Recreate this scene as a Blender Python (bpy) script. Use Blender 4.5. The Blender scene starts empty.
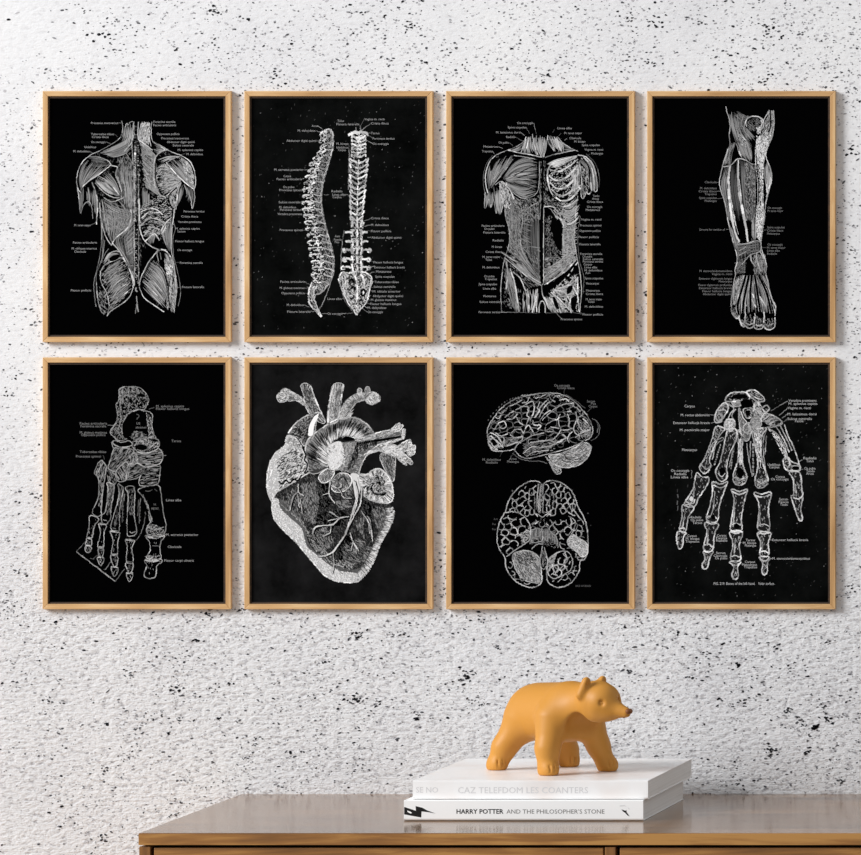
import bpy, math, random
import numpy as np
from mathutils import Vector

random.seed(7)
rng = np.random.default_rng(7)
C = bpy.context.scene.collection
SC = bpy.context.scene

# ------------------------------------------------------------------ camera, world, lights, exposure
ZW = 6.66                    # distance of the (shifted) camera from the wall, metres
FPX = 6660.0                 # focal length in pixels of the 861 px frame: 1 px = 1 mm on the wall
VX, VY = 1850.0, 180.0       # where the view axis meets the frame
TOP = 0.70                   # height of the sideboard top
CAMX = (VX - 430.5) * 0.001
CAMZ = TOP + 0.6139

cam = bpy.data.cameras.new('camera')
cam_o = bpy.data.objects.new('camera', cam)
C.objects.link(cam_o)
cam_o.location = (CAMX, -ZW, CAMZ)
cam_o.rotation_euler = (math.pi / 2, 0, 0)
cam.sensor_width = 36.0
cam.sensor_fit = 'HORIZONTAL'
cam.lens = FPX * 36.0 / 861.0
cam.shift_x = -(VX - 430.5) / 861.0
cam.shift_y = -(427.5 - VY) / 861.0
cam.clip_start = 0.1
cam.clip_end = 60
SC.camera = cam_o

world = bpy.data.worlds.new('world')
SC.world = world
world.use_nodes = True
world.node_tree.nodes['Background'].inputs[0].default_value = (0.93, 0.96, 1.0, 1)
world.node_tree.nodes['Background'].inputs[1].default_value = 0.45

def area_light(name, loc, target, size, power, color):
    l = bpy.data.lights.new(name, 'AREA')
    l.shape = 'DISK'
    l.size = size
    l.energy = power
    l.color = color
    o = bpy.data.objects.new(name, l)
    C.objects.link(o)
    o.location = loc
    o.rotation_euler = (Vector(target) - Vector(loc)).to_track_quat('-Z', 'Y').to_euler()
    return o
area_light('window_daylight', (-4.6, -3.1, 3.5), (0.1, 0, 1.05), 2.6, 440, (0.985, 0.99, 1.0))

SC.view_settings.view_transform = 'Standard'
SC.view_settings.look = 'None'
SC.view_settings.exposure = 0.0
SC.view_settings.gamma = 1.0
SC.view_settings.use_curve_mapping = False

# ------------------------------------------------------------------ helpers
def W(px, py, d=0.0):
    """point seen at photo position (px, py), d metres in front of the wall"""
    k = (ZW - d) / FPX
    return Vector((CAMX + (px - VX) * k, -d, CAMZ - (py - VY) * k))

def tag(o, label=None, cat=None, group=None, kind=None):
    if label: o['label'] = label
    if cat: o['category'] = cat
    if group: o['group'] = group
    if kind: o['kind'] = kind
    return o

def empty(name, loc):
    o = bpy.data.objects.new(name, None)
    o.empty_display_size = 0.02
    C.objects.link(o)
    o.location = loc
    return o

def mesh_obj(name, verts, faces, mats, parent=None, midx=None, smooth=False, origin=None):
    me = bpy.data.meshes.new(name)
    org = Vector(origin) if origin is not None else Vector((0, 0, 0))
    if origin is not None:
        verts = [(v[0] - org[0], v[1] - org[1], v[2] - org[2]) for v in verts]
    me.from_pydata([tuple(v) for v in verts], [], faces)
    if not isinstance(mats, (list, tuple)): mats = [mats]
    for m in mats: me.materials.append(m)
    if midx is not None: me.polygons.foreach_set('material_index', np.array(midx, dtype=np.int32))
    if smooth: me.polygons.foreach_set('use_smooth', np.ones(len(me.polygons), dtype=bool))
    me.update()
    o = bpy.data.objects.new(name, me)
    C.objects.link(o)
    o.location = org
    if parent is not None:
        o.parent = parent
        o.location = org - world_loc(parent)
    return o

def world_loc(o):
    v = Vector(o.location)
    while o.parent is not None:
        o = o.parent
        v = v + Vector(o.location)
    return v

class MB:
    def __init__(s): s.v, s.f, s.m = [], [], []
    def add(s, vs, fs, mi=0):
        n = len(s.v)
        s.v += [tuple(v) for v in vs]
        s.f += [tuple(i + n for i in f) for f in fs]
        s.m += [mi] * len(fs)
    def box(s, x0, x1, y0, y1, z0, z1, mi=0):
        s.add([(x0,y0,z0),(x1,y0,z0),(x1,y1,z0),(x0,y1,z0),(x0,y0,z1),(x1,y0,z1),(x1,y1,z1),(x0,y1,z1)],
              [(0,3,2,1),(4,5,6,7),(0,1,5,4),(1,2,6,5),(2,3,7,6),(3,0,4,7)], mi)
    def build(s, name, mats, parent=None, origin=None, bevel=0, smooth=False):
        o = mesh_obj(name, s.v, s.f, mats, parent, s.m, smooth, origin)
        if bevel:
            b = o.modifiers.new('bevel', 'BEVEL')
            b.width = bevel; b.segments = 2; b.limit_method = 'ANGLE'
        return o

# ------------------------------------------------------------------ materials
def mat(name, col=(0.8, 0.8, 0.8), rough=0.6, spec=0.5):
    m = bpy.data.materials.new(name)
    m.use_nodes = True
    b = m.node_tree.nodes['Principled BSDF']
    b.inputs['Base Color'].default_value = (*col, 1)
    b.inputs['Roughness'].default_value = rough
    b.inputs['Specular IOR Level'].default_value = spec
    return m, m.node_tree, b

def N(nt, typ, **kw):
    n = nt.nodes.new(typ)
    for k, v in kw.items():
        if k in n.inputs: n.inputs[k].default_value = v
        else: setattr(n, k, v)
    return n

def ramp(nt, stops, src):
    r = nt.nodes.new('ShaderNodeValToRGB')
    e = r.color_ramp.elements
    while len(e) < len(stops): e.new(0.5)
    for i, (p, c) in enumerate(stops):
        e[i].position = p
        e[i].color = (*c, 1) if len(c) == 3 else c
    nt.links.new(src, r.inputs[0])
    return r

def wood(name, cols, axis, scale, rough, ring=0.5, spec=0.5, bump=0.15, knots=False):
    m, nt, b = mat(name, cols[1], rough, spec)
    tc = N(nt, 'ShaderNodeTexCoord')
    mp = N(nt, 'ShaderNodeMapping')
    sv = [scale * 9] * 3
    sv[axis] = scale * 0.55
    mp.inputs['Scale'].default_value = sv
    nt.links.new(tc.outputs['Object'], mp.inputs[0])
    n1 = N(nt, 'ShaderNodeTexNoise', Scale=1.0, Detail=7.0, Roughness=0.62, Distortion=0.6)
    nt.links.new(mp.outputs[0], n1.inputs['Vector'])
    mp2 = N(nt, 'ShaderNodeMapping')
    sv2 = [scale * 1.3] * 3
    sv2[axis] = scale * 0.35
    mp2.inputs['Scale'].default_value = sv2
    nt.links.new(tc.outputs['Object'], mp2.inputs[0])
    n2 = N(nt, 'ShaderNodeTexNoise', Scale=1.0, Detail=3.0, Roughness=0.5, Distortion=1.2)
    nt.links.new(mp2.outputs[0], n2.inputs['Vector'])
    mx = N(nt, 'ShaderNodeMath', operation='MULTIPLY_ADD')
    mx.inputs[1].default_value = ring
    nt.links.new(n2.outputs[0], mx.inputs[0])
    nt.links.new(n1.outputs[0], mx.inputs[2])
    r = ramp(nt, [(0.42 + ring * .5 - 0.17, cols[0]), (0.5 + ring * .5, cols[1]), (0.62 + ring * .5, cols[2])], mx.outputs[0])
    nt.links.new(r.outputs[0], b.inputs['Base Color'])
    bp = N(nt, 'ShaderNodeBump', Strength=bump, Distance=0.0006)
    nt.links.new(n1.outputs[0], bp.inputs['Height'])
    nt.links.new(bp.outputs[0], b.inputs['Normal'])
    return m

def lin(r, g, b):
    f = lambda c: c / 12.92 if c <= 0.04045 else ((c + 0.055) / 1.055) ** 2.4
    return (f(r / 255), f(g / 255), f(b / 255))

OAK_X = wood('pale_oak_along', [lin(174,131,81), lin(208,165,112), lin(223,186,136)], 0, 14, 0.5, bump=0.1)
OAK_Z = wood('pale_oak_upright', [lin(174,131,81), lin(208,165,112), lin(223,186,136)], 2, 14, 0.5, bump=0.1)
LIP = wood('dark_oak_rebate', [lin(34,22,11), lin(52,34,17), lin(70,47,25)], 0, 14, 0.7, bump=0.1)
CAB_X = wood('brown_oak', [lin(88,54,22), lin(148,101,48), lin(180,132,70)], 0, 9, 0.45, ring=0.7)
CAB_Z = wood('brown_oak_upright', [lin(88,54,22), lin(148,101,48), lin(180,132,70)], 2, 9, 0.45, ring=0.7)
CAB_TOP = wood('brown_oak_polished', [lin(84,58,34), lin(126,92,58), lin(150,112,74)], 0, 8, 0.16, ring=0.7, bump=0.05)
DARK, _, _ = mat('shadow_gap_black', (0.012, 0.008, 0.005), 0.9, 0.2)

# plaster
PLASTER, nt, b = mat('white_plaster', lin(232, 232, 233), 0.92, 0.2)
tc = N(nt, 'ShaderNodeTexCoord')
n1 = N(nt, 'ShaderNodeTexNoise', Scale=6.0, Detail=5.0, Roughness=0.6)
n2 = N(nt, 'ShaderNodeTexNoise', Scale=170.0, Detail=4.0, Roughness=0.65)
mpp = N(nt, 'ShaderNodeMapping')
mpp.inputs['Scale'].default_value = (0.75, 1, 1.6)
nt.links.new(tc.outputs['Object'], n1.inputs['Vector'])
nt.links.new(tc.outputs['Object'], mpp.inputs[0])
nt.links.new(mpp.outputs[0], n2.inputs['Vector'])
r1 = ramp(nt, [(0.3, lin(222, 222, 224)), (0.55, lin(232, 232, 233)), (0.75, lin(236, 236, 236))], n1.outputs[0])
r2 = ramp(nt, [(0.34, lin(196, 194, 196)), (0.46, (1, 1, 1))], n2.outputs[0])
mm = N(nt, 'ShaderNodeMix', data_type='RGBA', blend_type='MULTIPLY')
mm.inputs[0].default_value = 0.8
nt.links.new(r1.outputs[0], mm.inputs[6]); nt.links.new(r2.outputs[0], mm.inputs[7])
nt.links.new(mm.outputs[2], b.inputs['Base Color'])
bp = N(nt, 'ShaderNodeBump', Strength=0.8, Distance=0.0028)
sx_ = N(nt, 'ShaderNodeSeparateXYZ'); nt.links.new(tc.outputs['Object'], sx_.inputs[0])
mr = N(nt, 'ShaderNodeMapRange')          # the plaster is trowelled smoother higher up
for i_, v_ in zip((1, 2, 3, 4), (1.12, 0.86, 0.3, 0.95)): mr.inputs[i_].default_value = v_
nt.links.new(sx_.outputs[2], mr.inputs[0]); nt.links.new(mr.outputs[0], bp.inputs['Strength']); nt.links.new(mr.outputs[0], mm.inputs[0])
nt.links.new(n2.outputs[0], bp.inputs['Height'])
nt.links.new(bp.outputs[0], b.inputs['Normal'])
CHIP = [mat('chip_black', lin(28, 28, 32), 0.95, 0.1)[0], mat('chip_dark', lin(82, 82, 86), 0.95, 0.1)[0],
        mat('chip_grey', lin(150, 149, 152), 0.95, 0.1)[0], mat('chip_pale', lin(192, 190, 193), 0.95, 0.1)[0]]
FLOOR = wood('floorboards', [lin(120,96,70), lin(160,132,100), lin(180,150,118)], 0, 3, 0.5)

# ink greys for the prints (a white-on-black engraving)
LEV = [0.0, 0.14, 0.25, 0.37, 0.49, 0.61, 0.73, 0.85, 0.97]
INK = [mat('ink_%d' % i, tuple([max(0.001, g ** 2.2)] * 3), 0.9, 0.0)[0] for i, g in enumerate(LEV)]

BLACKPAPER, _, _ = mat('black_print_paper', (0.0008, 0.0008, 0.0009), 0.9, 0.0)
def scratched(name, c0, c1, specks):
    m, nt, b = mat(name, c0, 0.9, 0.0)
    tc = N(nt, 'ShaderNodeTexCoord')
    n = N(nt, 'ShaderNodeTexNoise', Scale=22.0, Detail=6.0, Roughness=0.7)
    nt.links.new(tc.outputs['Object'], n.inputs['Vector'])
    r = ramp(nt, [(0.35, c0), (0.7, c1)], n.outputs[0])
    out = r.outputs[0]
    if specks:
        mp = N(nt, 'ShaderNodeMapping')
        mp.inputs['Rotation'].default_value = (0, 0.75, 0)
        mp.inputs['Scale'].default_value = (90, 1, 300)
        nt.links.new(tc.outputs['Object'], mp.inputs[0])
        v = N(nt, 'ShaderNodeTexNoise', Scale=1.0, Detail=3.0, Roughness=0.6)
        nt.links.new(mp.outputs[0], v.inputs['Vector'])
        r2 = ramp(nt, [(0.64, (0, 0, 0)), (0.75, (0.05, 0.05, 0.05))], v.outputs[0])
        ad = N(nt, 'ShaderNodeMix', data_type='RGBA', blend_type='ADD')
        ad.inputs[0].default_value = 1.0
        nt.links.new(out, ad.inputs[6]); nt.links.new(r2.outputs[0], ad.inputs[7])
        out = ad.outputs[2]
    nt.links.new(out, b.inputs['Base Color'])
    return m
SCRATCH = scratched('scratched_black_paper', (0.0015, 0.0017, 0.0016), (0.0065, 0.007, 0.0068), False)
CHALK = scratched('chalkboard_print_paper', (0.0035, 0.0035, 0.0035), (0.014, 0.014, 0.0145), False)

# ------------------------------------------------------------------ drawing kit: strokes in print ink
def pts(s, dx=0, dy=0):
    if isinstance(s, str):
        a = np.array([[float(t) for t in p.split(',')] for p in s.split()])
    else:
        a = np.array(s, dtype=float)
    return a + np.array([dx, dy])

def catmull(p, per=6, close=False):
    n = len(p)
    if n < 3: return p
    q = np.vstack([p[-1], p, p[0], p[1]]) if close else np.vstack([2 * p[0] - p[1], p, 2 * p[-1] - p[-2]])
    t = np.linspace(0, 1, per, endpoint=False)[:, None]
    out = []
    for i in range(n if close else n - 1):
        a, b_, c, d = q[i], q[i+1], q[i+2], q[i+3]
        out.append(0.5 * (2*b_ + (c-a)*t + (2*a-5*b_+4*c-d)*t*t + (3*b_-a-3*c+d)*t**3))
    out.append((p[:1] if close else p[-1:]))
    return np.vstack(out)

def resample(p, m):
    d = np.r_[0, np.cumsum(np.hypot(*(p[1:] - p[:-1]).T))]
    t = np.linspace(0, d[-1], m)
    return np.c_[np.interp(t, d, p[:, 0]), np.interp(t, d, p[:, 1])]

def inside(poly, x, y):
    c = np.zeros(len(x), bool)
    j = len(poly) - 1
    for i in range(len(poly)):
        xi, yi = poly[i]; xj, yj = poly[j]
        if yi != yj:
            c ^= ((yi > y) != (yj > y)) & (x < (xj - xi) * (y - yi) / (yj - yi) + xi)
        j = i
    return c

WORDS = ['Pes','Talus','Carpus','Tarsus','Axis','Os pubis','Sacrum','Fascia','Trapezius','M. deltoideus','M. biceps',
 'Phalanges','Metatarsus','Metacarpus','M. latissimus dorsi','M. rectus abdominis','M. obliquus externus','M. pectoralis major',
 'M. teres major','M. splenius capitis','Spina scapulae','Vertebra prominens','Processus spinosi','Processus transversus',
 'Foramina sacralia','Facies articularis','Crista sacralis media','Ligamentum cruciatum cruris','M. sternocleidomastoideus',
 'M. serratus posterior','Linea alba','Clavicula','Os coccygis','Tuberositas tibiae','M. tibialis anterior','Tendo',
 'Flexor carpi ulnaris','Abductor digiti quinti','Opponens pollicis','Flexor digitorum profundus','Extensor hallucis brevis',
 'Sulcus centralis','Fissura lateralis','Corpus','Arcus','Vagina m. recti','M. gluteus maximus','Crista iliaca','Umbilicus',
 'Extensor digitorum longus','Peroneus tertius','Groove for tendon of','Flexor hallucis longus','Flexor pollicis','Radialis']
TEXTS = []          # (pen, x0, x1, y, body, height, grey)

class Pen:
    """collects ribbons, dashes and fills in photo-plane units; build() lays them on a print sheet"""
    def __init__(s, ox, oy, sc):
        s.ox, s.oy, s.sc = ox, oy, sc
        s.dy = 0
        s.wk, s.gk, s.jit = 0.85, 0.97, 0.14
        s.v, s.f, s.m, s.n = [], [], [], 0
        s.cv, s.cf, s.cm, s.cn = [], [], [], 0
    def P(s, st): return pts(st, 0, s.dy) * s.sc + np.array([s.ox, s.oy])
    def lev(s, g): return int(np.argmin([abs(g - l) for l in LEV]))
    def rib(s, p, w, g, layer=1, taper=0.0):
        if len(p) < 2: return
        d = np.gradient(p, axis=0)
        l = np.hypot(d[:, 0], d[:, 1]); l[l < 1e-9] = 1
        nrm = np.c_[-d[:, 1] / l, d[:, 0] / l]
        ww = np.full(len(p), w / 2)
        if taper:
            t = np.linspace(0, 1, len(p))
            ww = ww * (1 - taper + taper * np.sqrt(np.clip(4 * t * (1 - t), 0, 1)))
        a = p + nrm * ww[:, None]; b = p - nrm * ww[:, None]
        li = s.lev(g)
        z = 0.10 + layer * 0.08 + li * 0.008
        k = len(p)
        s.v.append(np.c_[np.vstack([a, b]), np.full(2 * k, z)])
        i = np.arange(k - 1) + s.n
        s.f.append(np.c_[i, i + k, i + k + 1, i + 1])
        s.m.append(np.full(k - 1, li)); s.n += 2 * k
    def L(s, st, w=0.9, g=0.8, close=False, layer=2, smooth=True, taper=0.0):
        for one in st.split('|'):
            p = s.P(one)
            if smooth: p = catmull(p, 5, close)
            elif close: p = np.vstack([p, p[:1]])
            if g < .1: s.rib(p, w, g, layer, taper); continue
            s.rough(p, w * s.wk, g * s.gk, layer, taper)
    def rough(s, p, w, g, layer, taper):
        n = max(3, int(np.hypot(*(p[1:] - p[:-1]).T).sum() / 0.9))
        q = resample(p, n)
        q = q + rng.normal(0, s.jit, q.shape)
        i = 0
        while i < n - 1:
            m = int(rng.integers(3, 9))
            e = q[i:i + m + 1]
            f = i / n
            tw = 1 - taper * abs(2 * f - 1)
            s.rib(e, w * tw * rng.uniform(.6, 1.15), min(.97, g * rng.uniform(.68, 1.1)), layer)
            i += m
    def B(s, st, g, layer=0, smooth=True):
        p = s.P(st)
        if smooth: p = catmull(p, 4, True)[:-1]
        li = s.lev(g)
        z = 0.10 + layer * 0.08 + li * 0.008
        s.cv.append(np.c_[p, np.full(len(p), z)])
        s.cf.append(tuple(range(s.cn, s.cn + len(p)))); s.cm.append(li); s.cn += len(p)
    def F(s, a, b, n, w=0.5, g=0.55, dg=0.12, br=0.35, layer=1, m=12):
        A = resample(catmull(s.P(a), 6), m); Bb = resample(catmull(s.P(b), 6), m)
        for k in range(n):
            u = min(1, max(0, (k + 0.5 + rng.uniform(-.45, .45)) / n))
            p = (1 - u) * A + u * Bb
            i0 = int(rng.uniform(0, br) * m); i1 = m - int(rng.uniform(0, br) * m)
            if i1 - i0 < 3: continue
            s.rib(p[i0:i1], w * rng.uniform(.7, 1.3), g + rng.uniform(-dg, dg), layer, 0.7)
    def X(s, a, b, n, w=0.5, g=0.55, lo=0.0, hi=1.0, dg=0.12, jit=0.15, layer=1):
        A = resample(catmull(s.P(a), 6), 60); Bb = resample(catmull(s.P(b), 6), 60)
        for k in range(n):
            u = rng.uniform(0, 59)
            i = int(u); f = u - i
            pa = A[i] * (1 - f) + A[min(i+1, 59)] * f
            j = min(59, max(0, u + rng.uniform(-1, 1)))
            i2 = int(j); pb = Bb[i2]
            t0 = lo + rng.uniform(-jit, jit) * .5; t1 = hi + rng.uniform(-jit, jit)
            s.rib(np.array([pa + (pb - pa) * t for t in (t0, (t0 + t1) / 2, t1)]), w * rng.uniform(.7, 1.3), g + rng.uniform(-dg, dg), layer, 0.6)
    def D(s, poly, n, ln=2.0, ang=0, w=0.5, g=0.6, da=20, dg=0.15, layer=1):
        p = s.P(poly)
        lo, hi = p.min(0), p.max(0)
        x = rng.uniform(lo[0], hi[0], n * 4); y = rng.uniform(lo[1], hi[1], n * 4)
        ok = inside(p, x, y)
        for cx, cy in list(zip(x[ok], y[ok]))[:n]:
            a_ = math.radians(ang + rng.uniform(-da, da)); h = ln * rng.uniform(.5, 1.2) / 2
            dv = np.array([math.cos(a_), math.sin(a_)]) * h
            c = np.array([cx, cy])
            s.rib(np.array([c - dv, c + dv]), w * rng.uniform(.7, 1.3), g + rng.uniform(-dg, dg), layer)
    def V(s, poly, gap, w=0.7, g=0.65, sx=1.0, shrink=0.88, drop=0.3, layer=2):
        """net of rounded folds filling a region (cells of a Voronoi diagram)"""
        p = s.P(poly); lo, hi = p.min(0), p.max(0)
        seeds = np.zeros((0, 2))
        for k in range(6000):
            c = rng.uniform(lo - gap, hi + gap)
            if len(seeds) == 0 or np.min(np.hypot((seeds[:, 0] - c[0]) / sx, seeds[:, 1] - c[1])) > gap: seeds = np.vstack([seeds, c])
        for i, c in enumerate(seeds):
            if not inside(p, c[:1], c[1:])[0]: continue
            cell = [c + np.array(v) * gap * 3 for v in ((-1, -1), (1, -1), (1, 1), (-1, 1))]
            for j, d in enumerate(seeds):
                if i == j or np.hypot(*(d - c)) > gap * 5: continue
                nrm = (d - c) * np.array([1 / sx ** 2, 1]); mid = (c + d) / 2
                out = []
                for q0, q1 in zip(cell, cell[1:] + cell[:1]):
                    a0, a1 = (q0 - mid) @ nrm, (q1 - mid) @ nrm
                    if a0 <= 0: out.append(q0)
                    if (a0 <= 0) != (a1 <= 0): out.append(q0 + (q1 - q0) * a0 / (a0 - a1))
                cell = out
                if len(cell) < 3: break
            if len(cell) < 3: continue
            cell = np.array(cell); ctr = cell.mean(0)
            cell = ctr + (cell - ctr) * shrink
            cv = catmull(resample(np.vstack([cell, cell[:1]]), 9)[:-1], 4, True)
            ok = inside(p, cv[:, 0], cv[:, 1])
            i0 = 0
            while i0 < len(cv) - 1:
                m = int(rng.integers(4, 11))
                e = cv[i0:i0 + m + 1]
                if ok[i0:i0 + m + 1].all() and rng.random() > drop:
                    s.rib(e, w * rng.uniform(.7, 1.25), g + rng.uniform(-.15, .15), layer)
                i0 += m
    def Wm(s, poly, n, ln=9, w=0.8, g=0.7, gap=2.6, layer=2, turn=0.55):
        """winding furrows that keep clear of each other"""
        p = s.P(poly); lo, hi = p.min(0), p.max(0)
        used = np.zeros((0, 2))
        for k in range(n * 12):
            if n <= 0: break
            c = rng.uniform(lo, hi); a_ = rng.uniform(0, 6.28); tr = []
            dr = rng.uniform(-turn, turn)
            for q in range(int(ln * rng.uniform(.6, 1.3))):
                if not inside(p, c[:1], c[1:])[0]: break
                if len(used) and np.min(np.hypot(*(used - c).T)) < gap: break
                tr.append(c.copy())
                dr = 0.7 * dr + rng.uniform(-turn, turn) * .6
                a_ += dr
                c = c + np.array([math.cos(a_), math.sin(a_)]) * 1.0
            if len(tr) > 3:
                tr = np.array(tr)
                s.rib(catmull(tr, 3), w * rng.uniform(.8, 1.2), g + rng.uniform(-.12, .12), layer, 0.4)
                used = np.vstack([used, tr]); n -= 1
    def T(s, rows, h=2.1, g=0.73):
        """caption rows: x0, x1, y in drawing units"""
        for r in rows.split():
            x0, x1, y = [float(t) for t in r.split(',')]
            s.T1(x0, x1, y, None, h, g)
    def T1(s, x0, x1, y, body, h=2.1, g=0.73, rot=0):
        X0 = x0 * s.sc + s.ox; X1 = x1 * s.sc + s.ox; Y = (y + s.dy) * s.sc + s.oy
        if body is None:
            want = (X1 - X0) / (h * 0.62)
            body = min(WORDS, key=lambda t: abs(len(t) - want) + 1.5 * sum(1 for q in TEXTS[-7:] if q[4] == t) + random.random())
        TEXTS.append((s, X0, X1, Y, body, h, g - 0.08, rot))
# ------------------------------------------------------------------ the eight engravings
# ---- muscles of the back
p1 = p = Pen(65, 115, 145 / 861)
p.F('400,60 390,120 330,165 200,222', '400,200 350,235 290,250 240,238', 34, .55, .55)
p.F('350,70 340,120 325,150', '408,45 400,130 385,190', 16, .5, .6)
p.L('338,35 343,70 338,110 322,140 285,168 238,195 200,215 160,232', .7, .7)
p.L('350,100 362,60 368,48 375,62 384,44 396,40 410,40', .9, .75)
p.L('410,40 405,90 398,170 405,290 412,400 410,623|412,60 402,150 352,215', 1.0, .75)
p.L('362,225 385,260 405,300 410,330', .8, .7)
p.F('310,300 300,350 330,420 335,490', '405,300 408,400 408,600', 30, .6, .47, br=.3)
p.F('300,250 340,300 350,400 350,500', '400,260 400,400 400,540 400,620', 30, .55, .45, br=.5)
p.D('310,260 405,250 405,620 340,600 335,480 300,350', 260, 3.0, 80, .5, .5)
p.L('275,300 310,310 300,350 318,400 333,440 335,490', 1.0, .72)
p.F('140,250 100,310 85,380 95,450', '270,295 215,345 150,390 105,428', 26, .5, .52, br=.4)
p.F('140,250 200,248 260,275', '150,300 200,310 262,300', 10, .5, .45)
p.L('160,232 112,270 82,320 70,380 74,430 95,465', 1.0, .8)
p.L('140,248 200,250 255,272 275,297', .9, .7)
p.L('272,297 215,343 150,386 104,426', 1.5, .92, taper=.4)
p.F('78,440 85,520 92,585', '112,425 112,480 110,540', 8, .5, .5)
p.F('125,430 130,480 128,520', '180,430 195,520 190,600', 14, .5, .5)
p.L('75,430 84,520 92,585 100,560 116,528 140,515 158,540 165,615', .9, .75)
p.L('160,400 180,450 194,520 190,600 186,650', 1.1, .8)
p.F('180,395 240,445 330,490', '250,330 300,390 330,470', 30, .5, .5, br=.35)
p.F('195,365 250,400 320,480', '180,395 240,455 330,490', 16, .55, .7, br=.3)
p.L('178,402 230,458 285,488 330,492|200,362 262,402 322,474', 1.3, .85, taper=.5)
p.L('230,490 280,515 345,492', 1.0, .7)
p.F('205,500 215,620 250,720 280,765', '330,500 392,560 396,640 292,745', 60, .55, .5, br=.45)
p.F('190,470 300,530 400,560', '225,640 250,700 282,750', 30, .5, .58, br=.5)
p.L('390,560 393,610 372,670 302,730 275,774', 1.5, .85)
p.L('205,520 214,620 240,715 275,775', 1.1, .75)
p.D('305,560 392,560 380,650 300,720', 160, 2.5, -35, .5, .5)
p.F('410,600 405,700 403,985', '385,680 300,745 392,930', 36, .5, .4, br=.5)
p.X('410,620 408,980', '330,720 395,950', 60, .5, .5, 0, .8)
# spine
p.X('410,60 410,620', '436,60 436,620', 100, .7, .35, .0, 1)
p.L('437,330 437,623 437,1000', .8, .6); p.L('412,400 410,623 412,1010', 1.2, .72)
p.D('160,240 400,150 410,1000 280,760 200,520', 420, 2.2, 60, .45, .34, da=60)
p.D('440,150 690,245 660,470 630,800 440,640', 420, 2.2, 60, .45, .36, da=60)
p.D('412,180 440,180 440,1000 412,1000', 160, 1.6, 10, .6, .6, da=60)
p.L('428,60 426,300 428,620', .9, .08, layer=3)
for k in range(26):
    y = 190 + k * 17
    p.L('%d,%d %d,%d %d,%d' % (410, y, 420, y + 5, 413, y + 13), .8, .75, layer=3)
p.L('436,40 433,120 440,150 455,180', 1.1, .85)
p.B('414,222 422,227 418,240 410,232', .97, 3)
# right neck and rhomboids
p.F('452,50 440,100 440,150', '505,40 500,110 515,190', 26, .65, .75, br=.25)
p.D('450,45 505,45 505,170 445,140', 150, 2.5, 85, .5, .75)
p.L('515,40 511,90 518,150 545,175 590,200 640,222 690,240', .9, .78)
p.L('440,150 490,185 520,210', 1.3, .85)
p.F('445,150 500,200 540,240', '475,420 520,455 560,482', 60, .6, .55, br=.15)
p.D('450,170 540,240 530,300 535,400 560,470 475,430 460,330', 180, 3, 45, .5, .55)
p.L('600,200 545,240 528,295 530,400 560,468 600,490', 1.3, .82)
p.L('545,250 538,300 540,390 570,465', 1.0, .04, layer=3)
p.F('520,150 580,185 640,225', '530,215 560,225 600,205', 18, .5, .6)
p.F('545,265 610,245 690,245', '600,285 640,262 690,245', 14, .5, .65)
p.F('598,280 655,345 755,438', '690,243 750,305 770,432', 40, .55, .55, br=.35)
p.D('690,250 740,290 765,360 765,430 720,380', 120, 3, 55, .5, .7)
p.L('690,240 738,272 768,330 775,400 765,450', 1.1, .85)
p.L('600,280 658,348 710,398 762,440', 1.4, .93, taper=.3)
p.F('545,300 600,295 685,375', '565,470 625,450 690,395', 44, .55, .6, br=.3)
p.D('545,300 600,285 680,380 620,460 560,460 535,380', 200, 3, -35, .5, .6)
p.F('580,470 630,440 690,398', '600,485 650,460 690,400', 8, .6, .75)
p.L('690,400 672,450 664,540', 1.4, .85); p.L('766,440 770,500 755,555 748,500 735,470', 1.0, .75)
p.F('700,405 720,450 715,480', '765,440 765,500 750,550', 12, .5, .5)
p.F('690,410 680,470 668,540', '705,420 700,470 690,500', 8, .5, .55)
p.D('600,480 665,440 665,540 645,620 635,560 620,500', 110, 3, 75, .5, .65)
p.L('665,430 618,478 625,530 640,560 636,615', 1.3, .03, layer=3)
# ribs and flank
p.F('460,430 460,480 462,540', '500,450 500,490 500,540', 16, .6, .55)
p.D('450,540 560,480 620,500 635,610 600,700 480,740 445,640', 420, 2.6, -10, .5, .62, da=50)
p.L('450,575 490,558 540,560 580,592|455,612 500,575 560,580|450,655 500,614 560,624 600,654|465,722 510,670 560,680|478,750 530,705 562,745', 1.3, .85)
p.L('455,590 495,570 540,574|452,635 500,595 552,600|460,690 505,645 560,655', 1.1, .05, layer=3)
p.L('440,500 441,600 448,690 472,745 512,780 560,800 600,800', 1.3, .85)
p.L('640,600 600,640 572,690 592,725|560,640 580,660 566,690|600,660 580,700', 1.0, .8)
p.F('570,640 580,720 610,800', '640,610 632,720 632,820', 26, .5, .55, br=.4)
p.F('480,740 500,710 540,660', '520,790 530,740 545,690', 14, .5, .5)
p.L('665,480 650,560 640,640 633,720 632,800 640,845', 1.0, .75)
p.L('645,640 655,680 640,740 646,845 668,925 684,1015 685,1075 672,1135', .7, .55)
p.dy = 594
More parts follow.
